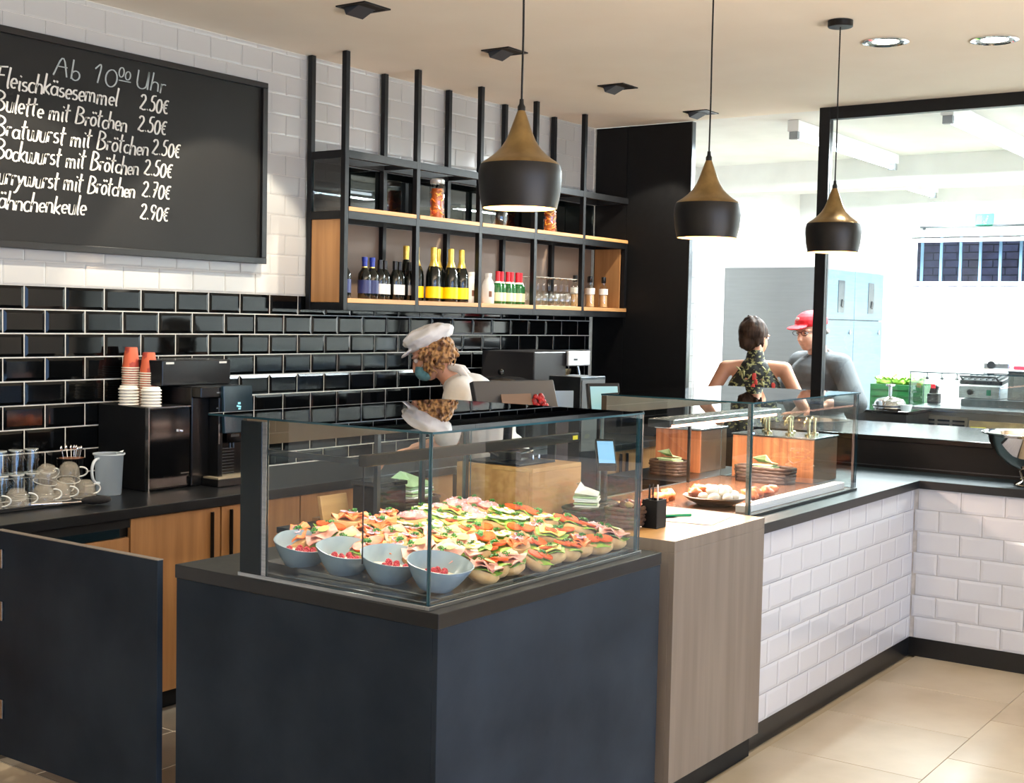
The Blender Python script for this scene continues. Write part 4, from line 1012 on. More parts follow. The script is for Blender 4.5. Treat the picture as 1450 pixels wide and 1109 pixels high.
# utensil pot
t=thing('cutlery_pot','black pot of small spoons behind the glasses','pot',(.82,2.66,.8705))
MB().lathe([(.0,0),(.055,0),(.060,.15),(.056,.15),(.05,.01),(0,.01)],n=24,cap=False).build('pot_wall',BLKG,t,smooth=40)
MB().lathe([(.0,.1515),(.052,.1515)],n=24,cap=False).build('copper_lid',M('copper',(176,120,84),.3,.8),t)
rr=random.Random(4)
for k in range(9):
    a=rr.uniform(0,6.28); x,y=.03*math.cos(a),.03*math.sin(a)
    MB().tube([(x*.3,y*.3,.02),(x*1.3,y*1.3,.185)],.0022,6).ball((x*1.35,y*1.35,.192),(.007,.003,.011),8).build('spoon',CHROME,t,smooth=60)
t=thing('cutlery_pot','shorter black cup beside the spoon pot, behind the glasses','pot',(.735,2.70,.8705)); MB().lathe([(.0,0),(.04,0),(.045,.11),(.041,.11),(.036,.01),(0,.01)],n=20,cap=False).build('pot_wall',BLKM,t,smooth=40)
# tray + glasses upside-down + cups
o=MB().box((-.1,2.37,.8705),(.80,2.74,.878)).box((-.1,2.37,.878),(.80,2.378,.886)).box((.792,2.378,.878),(.80,2.74,.886)).box((-.1,2.732,.878),(.792,2.74,.886)).build('drain_tray',BLK,bevel=.002); tag(o,'black drip tray under the glasses and glass cups','tray')
def tumbler(h,r,name='glass_tumbler'):
    g=thing(name,'tumbler','glass'); MB().lathe([(r,0),(r*.86,h*.95),(r*.84,h),(0,h)],n=16,cap=False).build('glass_wall',JARG,g,smooth=40)
    MB().lathe([(r*.97,0),(r*1.02,0),(r*1.02,.003),(r*.97,.003)],n=16,cap=False).build('rim',M('glass_rim',(205,208,205),.1),g); MB().lathe([(r*.55,h-.008),(r*.8,h-.004),(r*.86,h+.0005),(r*.6,h+.001)],n=16,cap=False).build('thick_base',M('glass_rim',(205,208,205),.1),g); return g
g0=tumbler(.10,.033); k=0
for row,(yy,zz,lb) in enumerate(((2.60,.8785,'lower'),(2.68,.8785,'rear lower'),(2.61,.9805,'upper'))):
    for i in range(10 if row<2 else 9):
        loc=(.02+i*.0715,yy,zz); lab='clear upside-down tumbler, '+NM[i]+' from the left in the '+lb+' row'; gg='tumblers in the '+lb+' row'
        if k==0: g0.location=loc; g0['label']=lab; g0['group']=gg
        else: copytree(g0,loc=loc,label=lab,group=gg)
        k+=1
CUPG=M('smoky_cup_glass',(190,182,166),.08,alpha=.30,spec=1.)
def cup():
    c=thing('glass_cup','glass cup','cup'); MB().lathe([(.046,0),(.045,.02),(.038,.055),(.025,.072),(.02,.074),(0,.074)],n=22,cap=False).build('cup_wall',CUPG,c,smooth=50)
    MB().tube([(.042+.034*math.sin(q),0,.033-.021*math.cos(q)) for q in [math.pi*i/10 for i in range(11)]],.0034,8,cap=False).build('handle',M('glass_rim',(205,208,205),.1),c,smooth=50)
    MB().lathe([(.0455,0),(.0475,0),(.0475,.0025),(.0455,.0025)],n=22,cap=False).build('rim',M('glass_rim',(205,208,205),.1),c); return c
c0=cup(); 
cl=[(.40,2.42,.8785,0,'nearest the tray corner at the left edge'),(.53,2.44,.8785,.3,'beside the foam brush'),(.64,2.49,.8785,-.4,'in the front row near the jug'),(.74,2.46,.8785,.5,'closest to the jug'),(.58,2.50,.953,.8,'stacked on top, leaning against the tumblers'),(.69,2.50,.953,.2,'stacked on top, nearest the jug'),(.29,2.43,.8785,-.2,'at the far left, partly out of view'),(.73,2.57,.8785,1.,'behind, below the spoon pot')]
for i,(x,y,z,rz,lb) in enumerate(cl):
    if i==0: c0.location=(x,y,z); c0.rotation_euler=(0,0,rz-.5); c0['label']='upside-down smoky glass cup '+lb
    else: copytree(c0,loc=(x,y,z),rot=((.25 if z>.9 else 0),0,rz-.5),label='upside-down smoky glass cup '+lb)
t=thing('cleaning_brush','chrome-handled black brush lying in front of the glasses','brush',(.60,2.335,.886),-.35)
MB().tube([(-.17,0,.0),(-.05,0,.0)],.0085,12).tube([(-.05,0,0),(.03,0,0)],.004,8).build('handle',CHROME,t,smooth=40); MB().box((-.19,-.013,-.012),(-.17,.013,.011)).build('hanging_end',STEEL,t,bevel=.002)
MB().ball((.085,0,.004),(.062,.022,.018),16,jit=.1).build('bristle_head',M('bristles',(24,24,26),.9,bump=.4,scale=80),t,smooth=60)
# ================================================================ ESPRESSO GRINDER + POT
t=thing('coffee_brewer','black coffee brewer with steel front and cone filter, right of the serving woman','coffee machine',(4.02,2.27,.8705))
box((-.25,.03,.0),(.10,.42,.59)).build('brewer_body',M('brewer_grey',(44,44,46),.35),t,bevel=.008)
box((.101,.02,.50),(.33,.42,.59)).build('top_arm',M('brewer_grey',(44,44,46),.35),t,bevel=.008)
box((.08,-.0,.50),(.33,.0195,.592)).build('steel_face',M('satin_steel',(196,198,200),.4,.5),t,bevel=.006)
box((.14,-.0015,.535),(.18,-.0002,.545)).build('badge',STEELD,t)
MB().lathe([(.035,.33),(.04,.335),(.085,.47),(.085,.48),(.0,.48)],(.14,.12,0),n=24).build('cone_filter',M('filter_steel',(160,140,112),.25,.9),t,smooth=40)
MB().tube([(.26,.05,.50),(.275,.04,.42),(.285,.03,.33)],.010,10).build('spout_tube',STEEL,t,smooth=40)
MB().lathe([(.0,.0),(.07,0),(.075,.15),(.06,.22),(.04,.25)],(.18,.14,.03),n=24,cap=False).build('jug',BLKG,t,smooth=40)
box((.101,.03,0),(.33,.42,.028)).build('foot',BLK,t,bevel=.004); box((.28,.2,.028),(.33,.42,.5)).build('rear_column',BLK,t)
t=thing('cooking_pot','black pot with steel lid and round knob behind the cash register','pot',(3.60,2.42,.8705))
MB().lathe([(0,0),(.14,0),(.15,.01),(.15,.40),(.0,.40)],n=32).build('pot_body',BLK,t,smooth=40)
MB().lathe([(.0,.401),(.158,.401),(.16,.41),(.158,.425),(.12,.438),(.0,.445)],n=32).build('lid',STEEL,t,smooth=40); MB().ball((0,0,.47),.02,14).build('knob',BLKG,t,smooth=60)
t=thing('steel_column','grey steel appliance side panel between the register and the coffee brewer','appliance',(3.66,1.9,0)); box((0,0,0),(.27,.22,1.33)).build('appliance_body',STEELD,t,bevel=.004); box((.01,-.004,.9),(.26,-.0005,1.31)).build('appliance_door',M('grey_panel',(92,94,94),.4),t)
# ================================================================ STEEL BOWL
t=thing('steel_bowl','large polished steel punch bowl with handles on the tiled counter return','bowl',(4.0,-.50,.8915))
MB().lathe([(0,0),(.085,0),(.092,.006),(.086,.014),(.05,.03),(.03,.05),(.034,.065),(.06,.075),(.13,.105),(.185,.155),(.213,.215),(.221,.243),(.25,.254),(.252,.26),(.246,.262),(.215,.252),(.205,.215),(.178,.16),(.12,.112),(0,.09)],n=56,cap=False).build('bowl_shell',M('mirror_steel',(215,208,198),.05,1.),t,smooth=50)
MB().tube([(-.02,-.06,.07),(-.085,-.03,.035),(-.098,0,.02),(-.085,.03,.035),(-.03,.06,.07)],.006,8).build('foot_handle',CHROME,t,smooth=50)
MB().lathe([(.05,.03),(.062,.034),(.05,.045)],n=30,cap=False).build('gold_ring',GOLD,t,smooth=40)
# ================================================================ KITCHEN
SF=M('fridge_steel',(120,122,124),.42,.85,col2=(117,119,121),scale=4,stretch=(1,1,12))
SFB=M('fridge_door_steel',(96,116,130),.42,.6,col2=(88,108,122),scale=4,stretch=(1,1,12))
t=thing('steel_fridge','large stainless double-door kitchen fridge behind the two people','fridge',(7.9,2.17,0))
box((0,.03,.10),(1.46,.93,2.15)).build('fridge_body',SF,t,bevel=.004)
for x,k in ((.10,'l'),(.40,'r')):
    MB().lathe([(.02,0),(.02,.1)],(x,.1,0),n=12).build('leg',STEEL,t)
for x0,x1 in ((.0,.725),(.735,1.46)):
    for z0,z1 in ((.12,1.70),(1.71,2.14)):
        d=box((x0,0,z0),(x1,.028,z1)).build('door',SFB,t,bevel=.004)
        if z0>1: 
            box((x0+.33,-.004,z0+.06),(x0+.48,-.0002,z0+.34)).build('vent_plate',STEELD,d); MB().obox((x0+.42,-.008,z0+.14),(.04,.008,.06),(0,.3,0)).build('handle',BLK,d)
        else: MB().lathe([(.02,0),(.02,.01),(0,.012)],(0,0,0),n=12).build('lock',STEEL,d).matrix_local=Matrix.Translation((x1-.1,0,z1-.1))@Matrix.Rotation(R(90),4,'X')
# tiled pier
t=struct(box((6.306,2.556,0),(6.78,3.299,2.2)).build('trim_2',GROUTG)); t['label']='short white tiled pier left of the kitchen fridge'
KT=M('kitchen_tile',(228,230,230),.2)
for i in range(11):
    for a,b in ((0,.237),(.237,.473)): box((6.307+a+.0015,2.548,i*.2+.0015),(6.307+b-.0015,2.5555,i*.2+.1985)).build('tile',KT,t,bevel=.0015)
    for a,b in ((0,.25),(.25,.5)): box((6.298,2.556+a+.0015,i*.2+.0015),(6.3055,2.556+b-.0015,i*.2+.1985)).build('tile',KT,t,bevel=.0015)
# kitchen window with outside bars
w=struct(thing('window_3',None,None,(10.0,0,0))); w['label']='white framed high kitchen window with bars outside'
WF=M('window_white',(240,242,242),.4)
for a,b in (((-.03,-1.0,1.99),(.04,2.19,2.05)),((-.03,-1.0,2.53),(.04,2.19,2.59)),((-.03,2.13,2.051),(.04,2.19,2.529)),((-.03,.55,2.051),(.04,.60,2.529)),((-.03,-1.0,2.051),(.04,-.94,2.529))):
    box(a,b).build('frame_bar',WF,w,bevel=.004)
MB().box((.0,.605,2.06),(.03,2.125,2.10)).box((.0,.605,2.48),(.03,2.125,2.52)).box((.0,2.08,2.1),(.03,2.125,2.48)).box((.0,.605,2.1),(.03,.65,2.48)).build('sash',WF,w,bevel=.003)
pane('pane',(.012,.65,2.10),(.018,2.08,2.48),w,0,WGLASS); pane('pane',(.012,-.94,2.055),(.018,.55,2.525),w,0,WGLASS)
box((-.03,.7,2.62),(-.0,2.05,2.635)).build('curtain_rail',STEELD,w); MB().box((-.028,2.0,2.60),(-.002,2.02,2.62)).build('rail_end',STEELD,w)
b=thing('window_grille','pale blue vertical bars outside the kitchen window','grille',(10.4,0,0)); BB=M('bar_blue',(150,186,214),.5)
for i in range(18): box((-.01,-.9+i*.19,1.7),(.01,-.875+i*.19,2.9)).build('bar',BB,b)
t=struct(box((11.4,-3.5,0),(11.5,5,4.2)).build('wall_outside',M('outside_joint',(60,66,84),.9))); 
BR=M('blue_brick',(76,70,92),.8,col2=(92,92,120),scale=6)  # blue bricks in mixed tones
for j in range(14):
    for i in range(22):
        y=-.9+i*.25+(.125 if j%2 else 0); box((11.385,y+.006,1.9+j*.08+.005),(11.399,y+.244,1.9+j*.08+.073)).build('brick',BR,t)
# exit sign
t=thing('exit_sign','small green and white emergency exit sign above the kitchen window','sign',(9.97,1.36,2.62)); EXG=M('exit_green',(60,190,150),.4,emit=(70,210,170),estr=.8)
box((0,0,0),(.028,.17,.12)).build('sign_box',EXG,t,bevel=.002); MB().box((-.002,.10,.02),(-.0002,.15,.10)).build('door_symbol',emat('sign_white',(235,255,250),1.2),t)
m=MB().obox((-.0012,.06,.06),(.001,.018,.045),(.3,0,0)).obox((-.0012,.075,.035),(.001,.04,.01),(.7,0,0)).ball((-.001,.052,.092),(.001,.009,.009),8); m.build('running_symbol',emat('sign_white',(235,255,250),1.2),t)
# fluorescent battens
def batten(x,y,label,L_=2.0):
    t=thing('tube_light',label,'ceiling light',(x,y,3.019),0,'kitchen fluorescent battens')
    box((-L_/2,-.04,-.075),(L_/2,.04,-.0)).build('housing',WF,t,bevel=.004)
    MB().tube([(-L_/2+.05,0,-.105),(L_/2-.05,0,-.105)],.014,10).build('tube',emat('tube_glow',(235,248,255),9),t,smooth=40)
    for s in (-1,1): box((s*(L_/2-.03)-.02,-.03,-.125),(s*(L_/2-.03)+.02,.03,-.0755)).build('end_cap',M('cap_grey',(150,156,160),.5),t)
batten(6.6,1.5,'fluorescent ceiling light just right of the partition post'); batten(6.4,.42,'fluorescent ceiling light at the right, nearest the camera')
batten(9.2,1.9,'fluorescent ceiling light beyond the beam, left of the exit sign',1.4); batten(8.9,.5,'fluorescent ceiling light beyond the beam, right side',1.4)
batten(6.6,-1.4,'fluorescent ceiling light outside the frame to the right'); batten(8.9,-1.2,'fluorescent ceiling light outside the frame, far corner',1.4)
# steel prep counters
t=thing('steel_prep_counter','low steel refrigerated box counter right of the man in the red cap','counter',(5.72,.70,0)); box((0,0,0),(.45,.28,1.085)).build('counter_body',STEELD,t,bevel=.003); box((-.01,-.01,1.0855),(.46,.29,1.105)).build('counter_top',BLKG,t,bevel=.002)
BLB=M('blue_box',(40,92,150),.35,alpha=.9)
t=thing('steel_refrigerated_counter','long steel refrigerated counter with a glass screen in the kitchen','counter',(6.2,-2.6,0))
box((0.01,0,0),(.8,3.45,1.09)).build('counter_body',M('counter_steel',(150,150,146),.3,.8,col2=(134,132,126),scale=3),t,bevel=.003); box((-.01,-.01,1.0905),(.82,3.46,1.115)).build('counter_top',STEEL,t,bevel=.002)
box((.002,3.05,.78),(.0095,3.36,1.06)).build('vent_panel',M('vent_beige',(120,112,98),.4,.5),t)
for i in range(9):
    for j in range(3): box((-.002,3.07+j*.1,.80+i*.028),(.0018,3.15+j*.1,.812+i*.028)).build('vent_slot',BLK,t)
pane('glass_screen',(.02,.0,1.116),(.026,3.46,1.345),t,0); pane('glass_shelf',(.02,.0,1.3455),(.32,3.46,1.352),t,2); pane('side_glass',(.0265,3.45,1.116),(.32,3.456,1.345),t,1)
for y in (3.35,3.25,3.15,1.9,2.3): MB().lathe([(0,0),(.012,.003),(.012,.012),(.004,.02),(.004,.05),(0,.051)],(.06,y,1.30),n=10).build('hanging_bracket',BLK,t)
box((.0,2.5,.70),(.008,3.04,1.04)).build('poster_panel',M('counter_print',(150,132,92),.5,col2=(120,104,78),scale=10),t)
box((-.004,2.93,.72),(-.0005,3.03,1.0)).build('yellow_print',M('yellow_print',(206,196,40),.5),t)
# raised inner steel top carrying appliances
box((.34,.4,1.1155),(.8,3.2,1.165)).build('gastro_lid',STEELD,t,bevel=.003)
t=thing('contact_grill','steel contact grill with dial and ribbed lid on the kitchen counter','grill',(6.62,.50,1.166),0)
box((0,-.14,0),(.3,.14,.085)).build('grill_base',STEEL,t,bevel=.004); MB().obox((.16,0,.125),(.27,.29,.035),(0,R(-6),0)).build('grill_lid',BLK,t,bevel=.008)
for i in range(7): MB().obox((.14,-.12+i*.04,.148),(.24,.006,.008),(0,R(-6),0)).build('lid_rib',BLK,t)
MB().tube([(.02,-.12,.13),(-.05,-.12,.155),(-.05,.12,.155),(.02,.12,.13)],.008,8).build('handle',BLK,t,smooth=40)
MB().lathe([(.02,0),(.02,.015),(0,.016)],(0,0,0),n=16).build('dial',BLK,t).matrix_local=Matrix.Translation((-.001,.06,.045))@Matrix.Rotation(R(-90),4,'Y')
box((-.004,-.08,.025),(-.0005,-.05,.065)).build('switch',M('switch_green',(20,80,60),.3),t)
t=thing('steel_box','plain upright steel container right of the contact grill','container',(6.62,.22,1.166)); box((0,-.09,0),(.2,.09,.19)).build('container_body',STEEL,t,bevel=.004); box((-.004,-.094,.1905),(.204,.094,.2)).build('container_lid',STEELD,t)
t=thing('tape_dispenser','small black and red hand dispenser left of the contact grill','dispenser',(6.55,.80,1.117)); MB().box((0,-.04,0),(.08,.04,.075)).obox((.04,0,.10),(.05,.05,.07),(R(15),0,0)).build('dispenser_body',BLK,t,bevel=.01); MB().obox((.01,0,.125),(.01,.03,.03),(0,0,0)).build('red_button',REDC,t)
t=thing('wall_shelf','white wall shelf with kitchen scales at the right edge','shelf',(7.45,.0,1.33)); 
box((.0,-1.4,.0),(.35,.66,.02)).build('shelf_board',WF,t); box((.1,-1.2,.0205),(.3,.42,.12)).build('upper_box',WF,t,bevel=.003); 
box((-.02,-1.2,-.22),(.37,.60,-.001)).build('shelf_base',M('fridge_grey',(190,194,196),.5),t); box((-.025,-.9,-.165),(-.0205,.55,-.16)).build('base_line',STEELD,t)
box((0,-1.2,-1.3),(.35,.6,-.2205)).build('cupboard',WF,t)
t=thing('kitchen_scale','small steel device with a round black dial on the wall shelf','scale',(7.5,.62,1.3505)); MB().box((0,-.09,0),(.12,.10,.05)).build('scale_body',STEEL,t,bevel=.008); MB().lathe([(.03,0),(.03,.01),(0,.011)],n=16).build('dial',BLK,t).matrix_local=Matrix.Translation((-.001,.04,.03))@Matrix.Rotation(R(-90),4,'Y')
o=box((7.5,.30,1.3505),(7.64,.50,1.378)).build('red_box',REDC,bevel=.003); tag(o,'flat red box on the wall shelf right of the small steel device','box')
t=thing('tablet_scale','tilted pale blue display of a shop scale at the right edge','scale',(7.55,.40,1.451)); MB().obox((.05,0,.055),(.03,.20,.10),(0,R(15),0)).build('display_housing',WF,t,bevel=.003); MB().obox((.031,0,.058),(.002,.17,.08),(0,R(15),0)).build('display_glass',M('scale_screen',(110,150,180),.2,emit=(90,140,160),estr=.3),t); MB().box((.0,-.11,-.001),(.16,.11,.004)).build('display_foot',WF,t)
# green crate with lettuce
t=thing('green_crate','green plastic crate filled with lettuce between the man and the glass screen','crate',(7.15,1.22,.0)); GC=M('crate_green',(16,78,34),.45)
o=box((7.0,.95,0),(7.45,1.75,1.02)).build('crate_stand',STEELD); tag(o,'steel stand under the green lettuce crate','stand')
m=MB().box((-.13,-.2,1.022),(.25,.2,1.04)); 
for a,b in (((-.13,-.2,1.04),(-.12,.2,1.22)),((.24,-.2,1.04),(.25,.2,1.22)),((-.12,-.2,1.04),(.24,-.19,1.22)),((-.12,.19,1.04),(.24,.2,1.22))): m.box(a,b)
m.build('crate_shell',GC,t,bevel=.002); 
for z in (1.08,1.13,1.18): box((-.135,-.19,z),(-.1305,.19,z+.02)).build('crate_rib',GC,t)
LL=M('lettuce_bright',(120,186,50),.5,col2=(170,220,90),scale=20)
for i,(x,y) in enumerate(((-.05,-.12),(-.04,.0),(-.05,.12),(.08,-.08),(.08,.06),(.16,.0))):
    l=thing('lettuce_head','bright green lettuce head in the green crate','lettuce',(7.15+x,1.22+y,1.245),i,'lettuce in the crate'); MB().ball((0,0,0),(.06,.06,.045),16,jit=.4,seed=i,js=5).build('heart',LL,l,smooth=60)
    for q in range(5): wv=wavy(.035*math.cos(q*1.26),.035*math.sin(q*1.26),.02,.038,.012,12,q); wv.build('leaf',LL,l,smooth=60)
# cloche
t=thing('glass_cloche','steel domed juicer with press knob on the low steel counter','juicer',(5.85,.86,1.1055)); 
MB().lathe([(0,0),(.10,0),(.108,.012),(.10,.05),(.085,.07),(.05,.08),(.02,.085),(.012,.09),(.012,.15),(.03,.155),(.03,.168),(.0,.17)],n=32).build('juicer_body',CHROME,t,smooth=40)
MB().lathe([(.108,.02),(.112,.02),(.112,.03),(.108,.03)],n=32,cap=False).build('ring',STEELD,t)
t.name='steel_juicer'
t=thing('blue_bag','translucent blue plastic bag on the low steel counter side','bag',(5.95,.64,1.0)); 
MB().ball((.06,.02,-.09),(.07,.06,.09),14,jit=.3,seed=3).build('bag_body',BLB,t,smooth=70)
t=thing('plastic_tub','small clear plastic tub beside the steel juicer','tub',(5.80,.735,1.1055)); MB().lathe([(0,0),(.03,0),(.04,.04),(.037,.04),(.028,.004),(0,.004)],n=20,cap=False).build('tub_wall',M('tub_plastic',(220,226,226),.3,alpha=.7),t,smooth=40)
# ================================================================ PEOPLE
SKIN=M('skin',(206,150,122),.5,col2=(216,164,138),scale=8,sub=.08); SKIN2=M('skin_tan',(198,142,110),.48,col2=(208,152,120),scale=8,sub=.08)
def capsule(m,a,b,ra,rb,n=18):
    a=Vector(a);b=Vector(b); d=b-a; L=d.length; pts=[];rs=[]
    if L<1e-6: m.ball(a,ra,n); return
    u=d/L
    for t in (-1,-.92,-.7,-.38): pts.append(a+u*ra*t); rs.append(ra*math.sqrt(max(0.0004,1-t*t)))
    for t in (0,.33,.66,1.0): pts.append(a+d*t); rs.append(ra+(rb-ra)*t)
    for t in (.38,.7,.92,1): pts.append(b+u*rb*t); rs.append(rb*math.sqrt(max(0.0004,1-t*t)))
    m.tube(pts,rs,n)
def fuse(name,m,vox,mat,parent,it=6,colfn=None):
    me=bpy.data.meshes.new('tmp'); me.from_pydata(m.v,[],m.f); o=bpy.data.objects.new('tmp',me); COL.objects.link(o)
    r=o.modifiers.new('r','REMESH'); r.mode='VOXEL'; r.voxel_size=vox; r.use_smooth_shade=True
    s=o.modifiers.new('s','SMOOTH'); s.factor=.5; s.iterations=it
    dg=bpy.context.evaluated_depsgraph_get(); dg.update(); nm=bpy.data.meshes.new_from_object(o.evaluated_get(dg)); bpy.data.objects.remove(o); bpy.data.meshes.remove(me)
    nm.name=name; nm.materials.clear()
    for mt in (mat if isinstance(mat,(list,tuple)) else [mat]): nm.materials.append(mt)
    nm.polygons.foreach_set('use_smooth',[True]*len(nm.polygons))
    if colfn:
        for p in nm.polygons: p.material_index=colfn(p.center)
    ob=bpy.data.objects.new(name,nm); COL.objects.link(ob); ob.parent=parent; return ob
def headshape(m,c,rot,s=1.):
    """head with face toward local +x"""
    c=Vector(c)
    def P(x,y,z): return c+rot@(Vector((x,y,z))*s)
    def bl(x,y,z,r,rx=None): m.ball(P(x,y,z),tuple(k*s for k in r),18,rot=rot)
    bl(-.012,0,.03,(.098,.077,.092)); bl(.028,0,-.035,(.066,.06,.078)); bl(.05,0,-.088,(.032,.03,.026)); bl(.04,0,-.03,(.058,.056,.05))
    m.tube([P(.088,0,.012),P(.104,0,-.018),P(.112,0,-.034),P(.094,0,-.042)],[.009*s,.011*s,.014*s,.011*s],10)
    bl(.082,0,-.064,(.014,.024,.006)); bl(.08,0,-.076,(.014,.021,.007)); bl(.074,.032,.022,(.022,.024,.009)); bl(.074,-.032,.022,(.022,.024,.009))
    for sy in (-1,1):
        m.ball(P(-.012,sy*.079,-.01),(.018*s,.009*s,.030*s),12,rot=rot)
def eyes(c,rot,parent,s=1.):
    c=Vector(c); EW=M('eye_white',(232,228,222),.2); EI=M('iris',(60,46,36),.1)
    for sy in (-1,1):
        MB().ball(c+rot@Vector((.080*s,sy*.031*s,.004*s)),.0115*s,12).build('eye',EW,parent,smooth=70)
        MB().ball(c+rot@Vector((.0888*s,sy*.031*s,.004*s)),.0052*s,10).build('iris',EI,parent,smooth=70)
def hand(m,w,fwd,up,side,s=1.,curl=.4,spread=.0):
    """w wrist; fwd finger direction; up = back of hand; side = thumb side"""
    w=Vector(w); f=Vector(fwd).normalized(); u=Vector(up); u=(u-f*u.dot(f)).normalized(); t=Vector(side); t=(t-f*t.dot(f)-u*t.dot(u)).normalized()
    pc=w+f*.045*s
    for k in (-1.2,-.4,.4,1.2): capsule(m,w+t*k*.012*s+f*.01*s,w+f*.085*s+t*k*.018*s,.0125*s,.0115*s,10)
    for k,(off,ln) in enumerate(((1.35,.072),(.45,.08),(-.45,.074),(-1.35,.058))):
        b=w+f*.088*s+t*off*.0175*s; d=(f+t*off*spread).normalized(); p=b; c=0
        for q in range(3):
            c+=curl; dd=(d*math.cos(c)-u*math.sin(c)); e=p+dd*ln*s*(.44,.32,.26)[q]; capsule(m,p,e,.0092*s-q*.0008,.0088*s-q*.001,8); p=e
    b=w+f*.028*s+t*.026*s; e=b+(f*.5+t*.85-u*.15).normalized()*.036*s; capsule(m,b,e,.0125*s,.011*s,10); e2=e+(f*.85+t*.45-u*.2).normalized()*.03*s; capsule(m,e,e2,.0105*s,.009*s,10)
def legs(m,hip,dy=.095,h=.93,r=(.085,.056,.038)):
    for s in (-1,1):
        a=Vector(hip)+Vector((0,s*dy,-.04)); k=Vector((a.x+.015,s*dy,.48)); an=Vector((a.x-.02,s*dy*1.05,.085))
        capsule(m,a,k,r[0],r[1]); capsule(m,k,an,r[1]*.98,r[2]); capsule(m,an+Vector((-.02,0,-.045)),an+Vector((.15,s*.015,-.05)),.036,.03)
# ---------------- serving woman in white, bending forward to the left
def lady():
    t=thing('person','person in white shirt, white cap and blue face mask bending forward behind the counter','person',(2.475,1.595,0),math.atan2(.84,-.54))
    SH=M('white_shirt',(240,238,234),.75,col2=(228,226,222),scale=10,bump=.25,bscale=14); 
    hr=Matrix.Rotation(R(28),3,'Y'); hc=(.345,0,1.475)
    b=MB(); headshape(b,hc,hr)
    capsule(b,(.23,0,1.34),(.31,0,1.43),.055,.05)
    b.ball((.0,0,.97),(.13,.165,.12),18); b.ball((.08,0,1.12),(.12,.145,.14),18); b.ball((.16,0,1.25),(.115,.165,.13),18)
    for s in (-1,1):
        sh=Vector((.2,s*.165,1.31)); el=Vector((.25,s*.21,1.05)); wr=Vector((.44,s*.15,1.0))
        capsule(b,(.18,s*.08,1.32),sh,.05,.05); capsule(b,sh,el,.047,.036); capsule(b,el,wr,.036,.026)
        hand(b,wr,(1,0,-.25),(0,0,1),(0,-s,0),.95,.35)
    legs(b,(0,0,.97))
    fuse('body',b,.0055,SKIN,t,5)
    eyes(hc,hr,t)
    # shirt
    g=MB(); g.ball((.01,0,.99),(.155,.19,.13),18); g.ball((.075,0,1.12),(.145,.17,.15),18); g.ball((.155,0,1.25),(.135,.185,.14),18); g.ball((.19,0,1.32),(.10,.14,.07),16)
    for s in (-1,1):
        capsule(g,(.18,s*.09,1.315),(.2,s*.17,1.305),.066,.068); capsule(g,(.2,s*.17,1.305),(.245,s*.21,1.10),.068,.062)
    fuse('shirt',g,.0075,SH,t,5)
    c=MB(); c.tube([(.165,-.085,1.365),(.20,-.072,1.405),(.25,-.04,1.415),(.285,.0,1.39),(.25,.04,1.415),(.20,.072,1.405),(.165,.085,1.365)],[.016,.02,.018,.012,.018,.02,.016],10); fuse('collar',c,.005,SH,t,3)
    c=MB(); legs(c,(0,0,.97),.097,r=(.10,.072,.058)); c.ball((0,0,.95),(.15,.18,.11),18); fuse('trousers',c,.009,M('grey_trousers',(66,70,76),.8),t,3)
    ap=MB(); 
    for i in range(9):
        for j in range(9):
            pass
    ap.box((.165,-.15,.5),(.172,.15,1.12)); ap.build('apron',M('black_apron',(20,21,24),.8),t,bevel=.003)
    # mask
    HC=Vector(hc)
    mk=MB(); mk.ball(HC+hr@Vector((.062,0,-.058)),(.056,.056,.050),16,rot=hr); fuse('face_mask',mk,.0045,M('mask_teal',(92,150,164),.8,col2=(120,172,182),scale=20),t,3)
    for s in (-1,1): MB().tube([HC+hr@Vector((.07,s*.05,-.035)),HC+hr@Vector((.03,s*.075,-.015)),HC+hr@Vector((-.012,s*.088,.0))],.0016,6).build('mask_strap',WL,t)
    # curly hair
    h=MB(); rr=random.Random(3)
    h.ball(HC+hr@Vector((-.034,0,.004)),(.088,.086,.088),18,rot=hr,jit=.1,seed=2,js=6)
    for k in range(150):
        a=rr.uniform(-2.75,2.75)
        if abs(a)<.85: continue
        z=rr.uniform(-.03,.055); p=Vector((math.cos(a)*.095-.014,math.sin(a)*.083,z)); q=[]
        ph=rr.uniform(0,6.28); ln=rr.uniform(.04,.085); w_=rr.uniform(.006,.013); out=Vector((math.cos(a),math.sin(a),0))
        for i in range(8):
            u=i/7; q.append(HC+hr@(p+out*(.012*math.sin(u*3.1)+w_*.6*math.sin(ph+u*9))+Vector((-out.y,out.x,0))*w_*math.cos(ph+u*9)+Vector((0,0,-ln*u))))
        h.tube(q,[.0062,.0066,.0066,.006,.0056,.005,.004,.0026],6)
    fuse('hair',h,.0034,M('curly_hair',(186,140,86),.6,col2=(92,58,32),scale=42,bump=.4,lo=.42,hi=.6),t,1)
    # white flat cap with peak
    cp=MB(); cp.ball(HC+hr@Vector((-.022,0,.085)),(.128,.112,.054),24,rot=hr@Matrix.Rotation(R(-8),3,'Y'),jit=.22,seed=2,js=4); cp.ball(HC+hr@Vector((-.01,0,.058)),(.102,.088,.03),18,rot=hr); cp.ball(HC+hr@Vector((.10,0,.058)),(.045,.062,.008),16,rot=hr@Matrix.Rotation(R(12),3,'Y'))
    fuse('cap',cp,.0055,M('cap_white',(246,245,242),.8,col2=(234,233,230),scale=12,bump=.15,bscale=10),t,4)
    return t
lady()
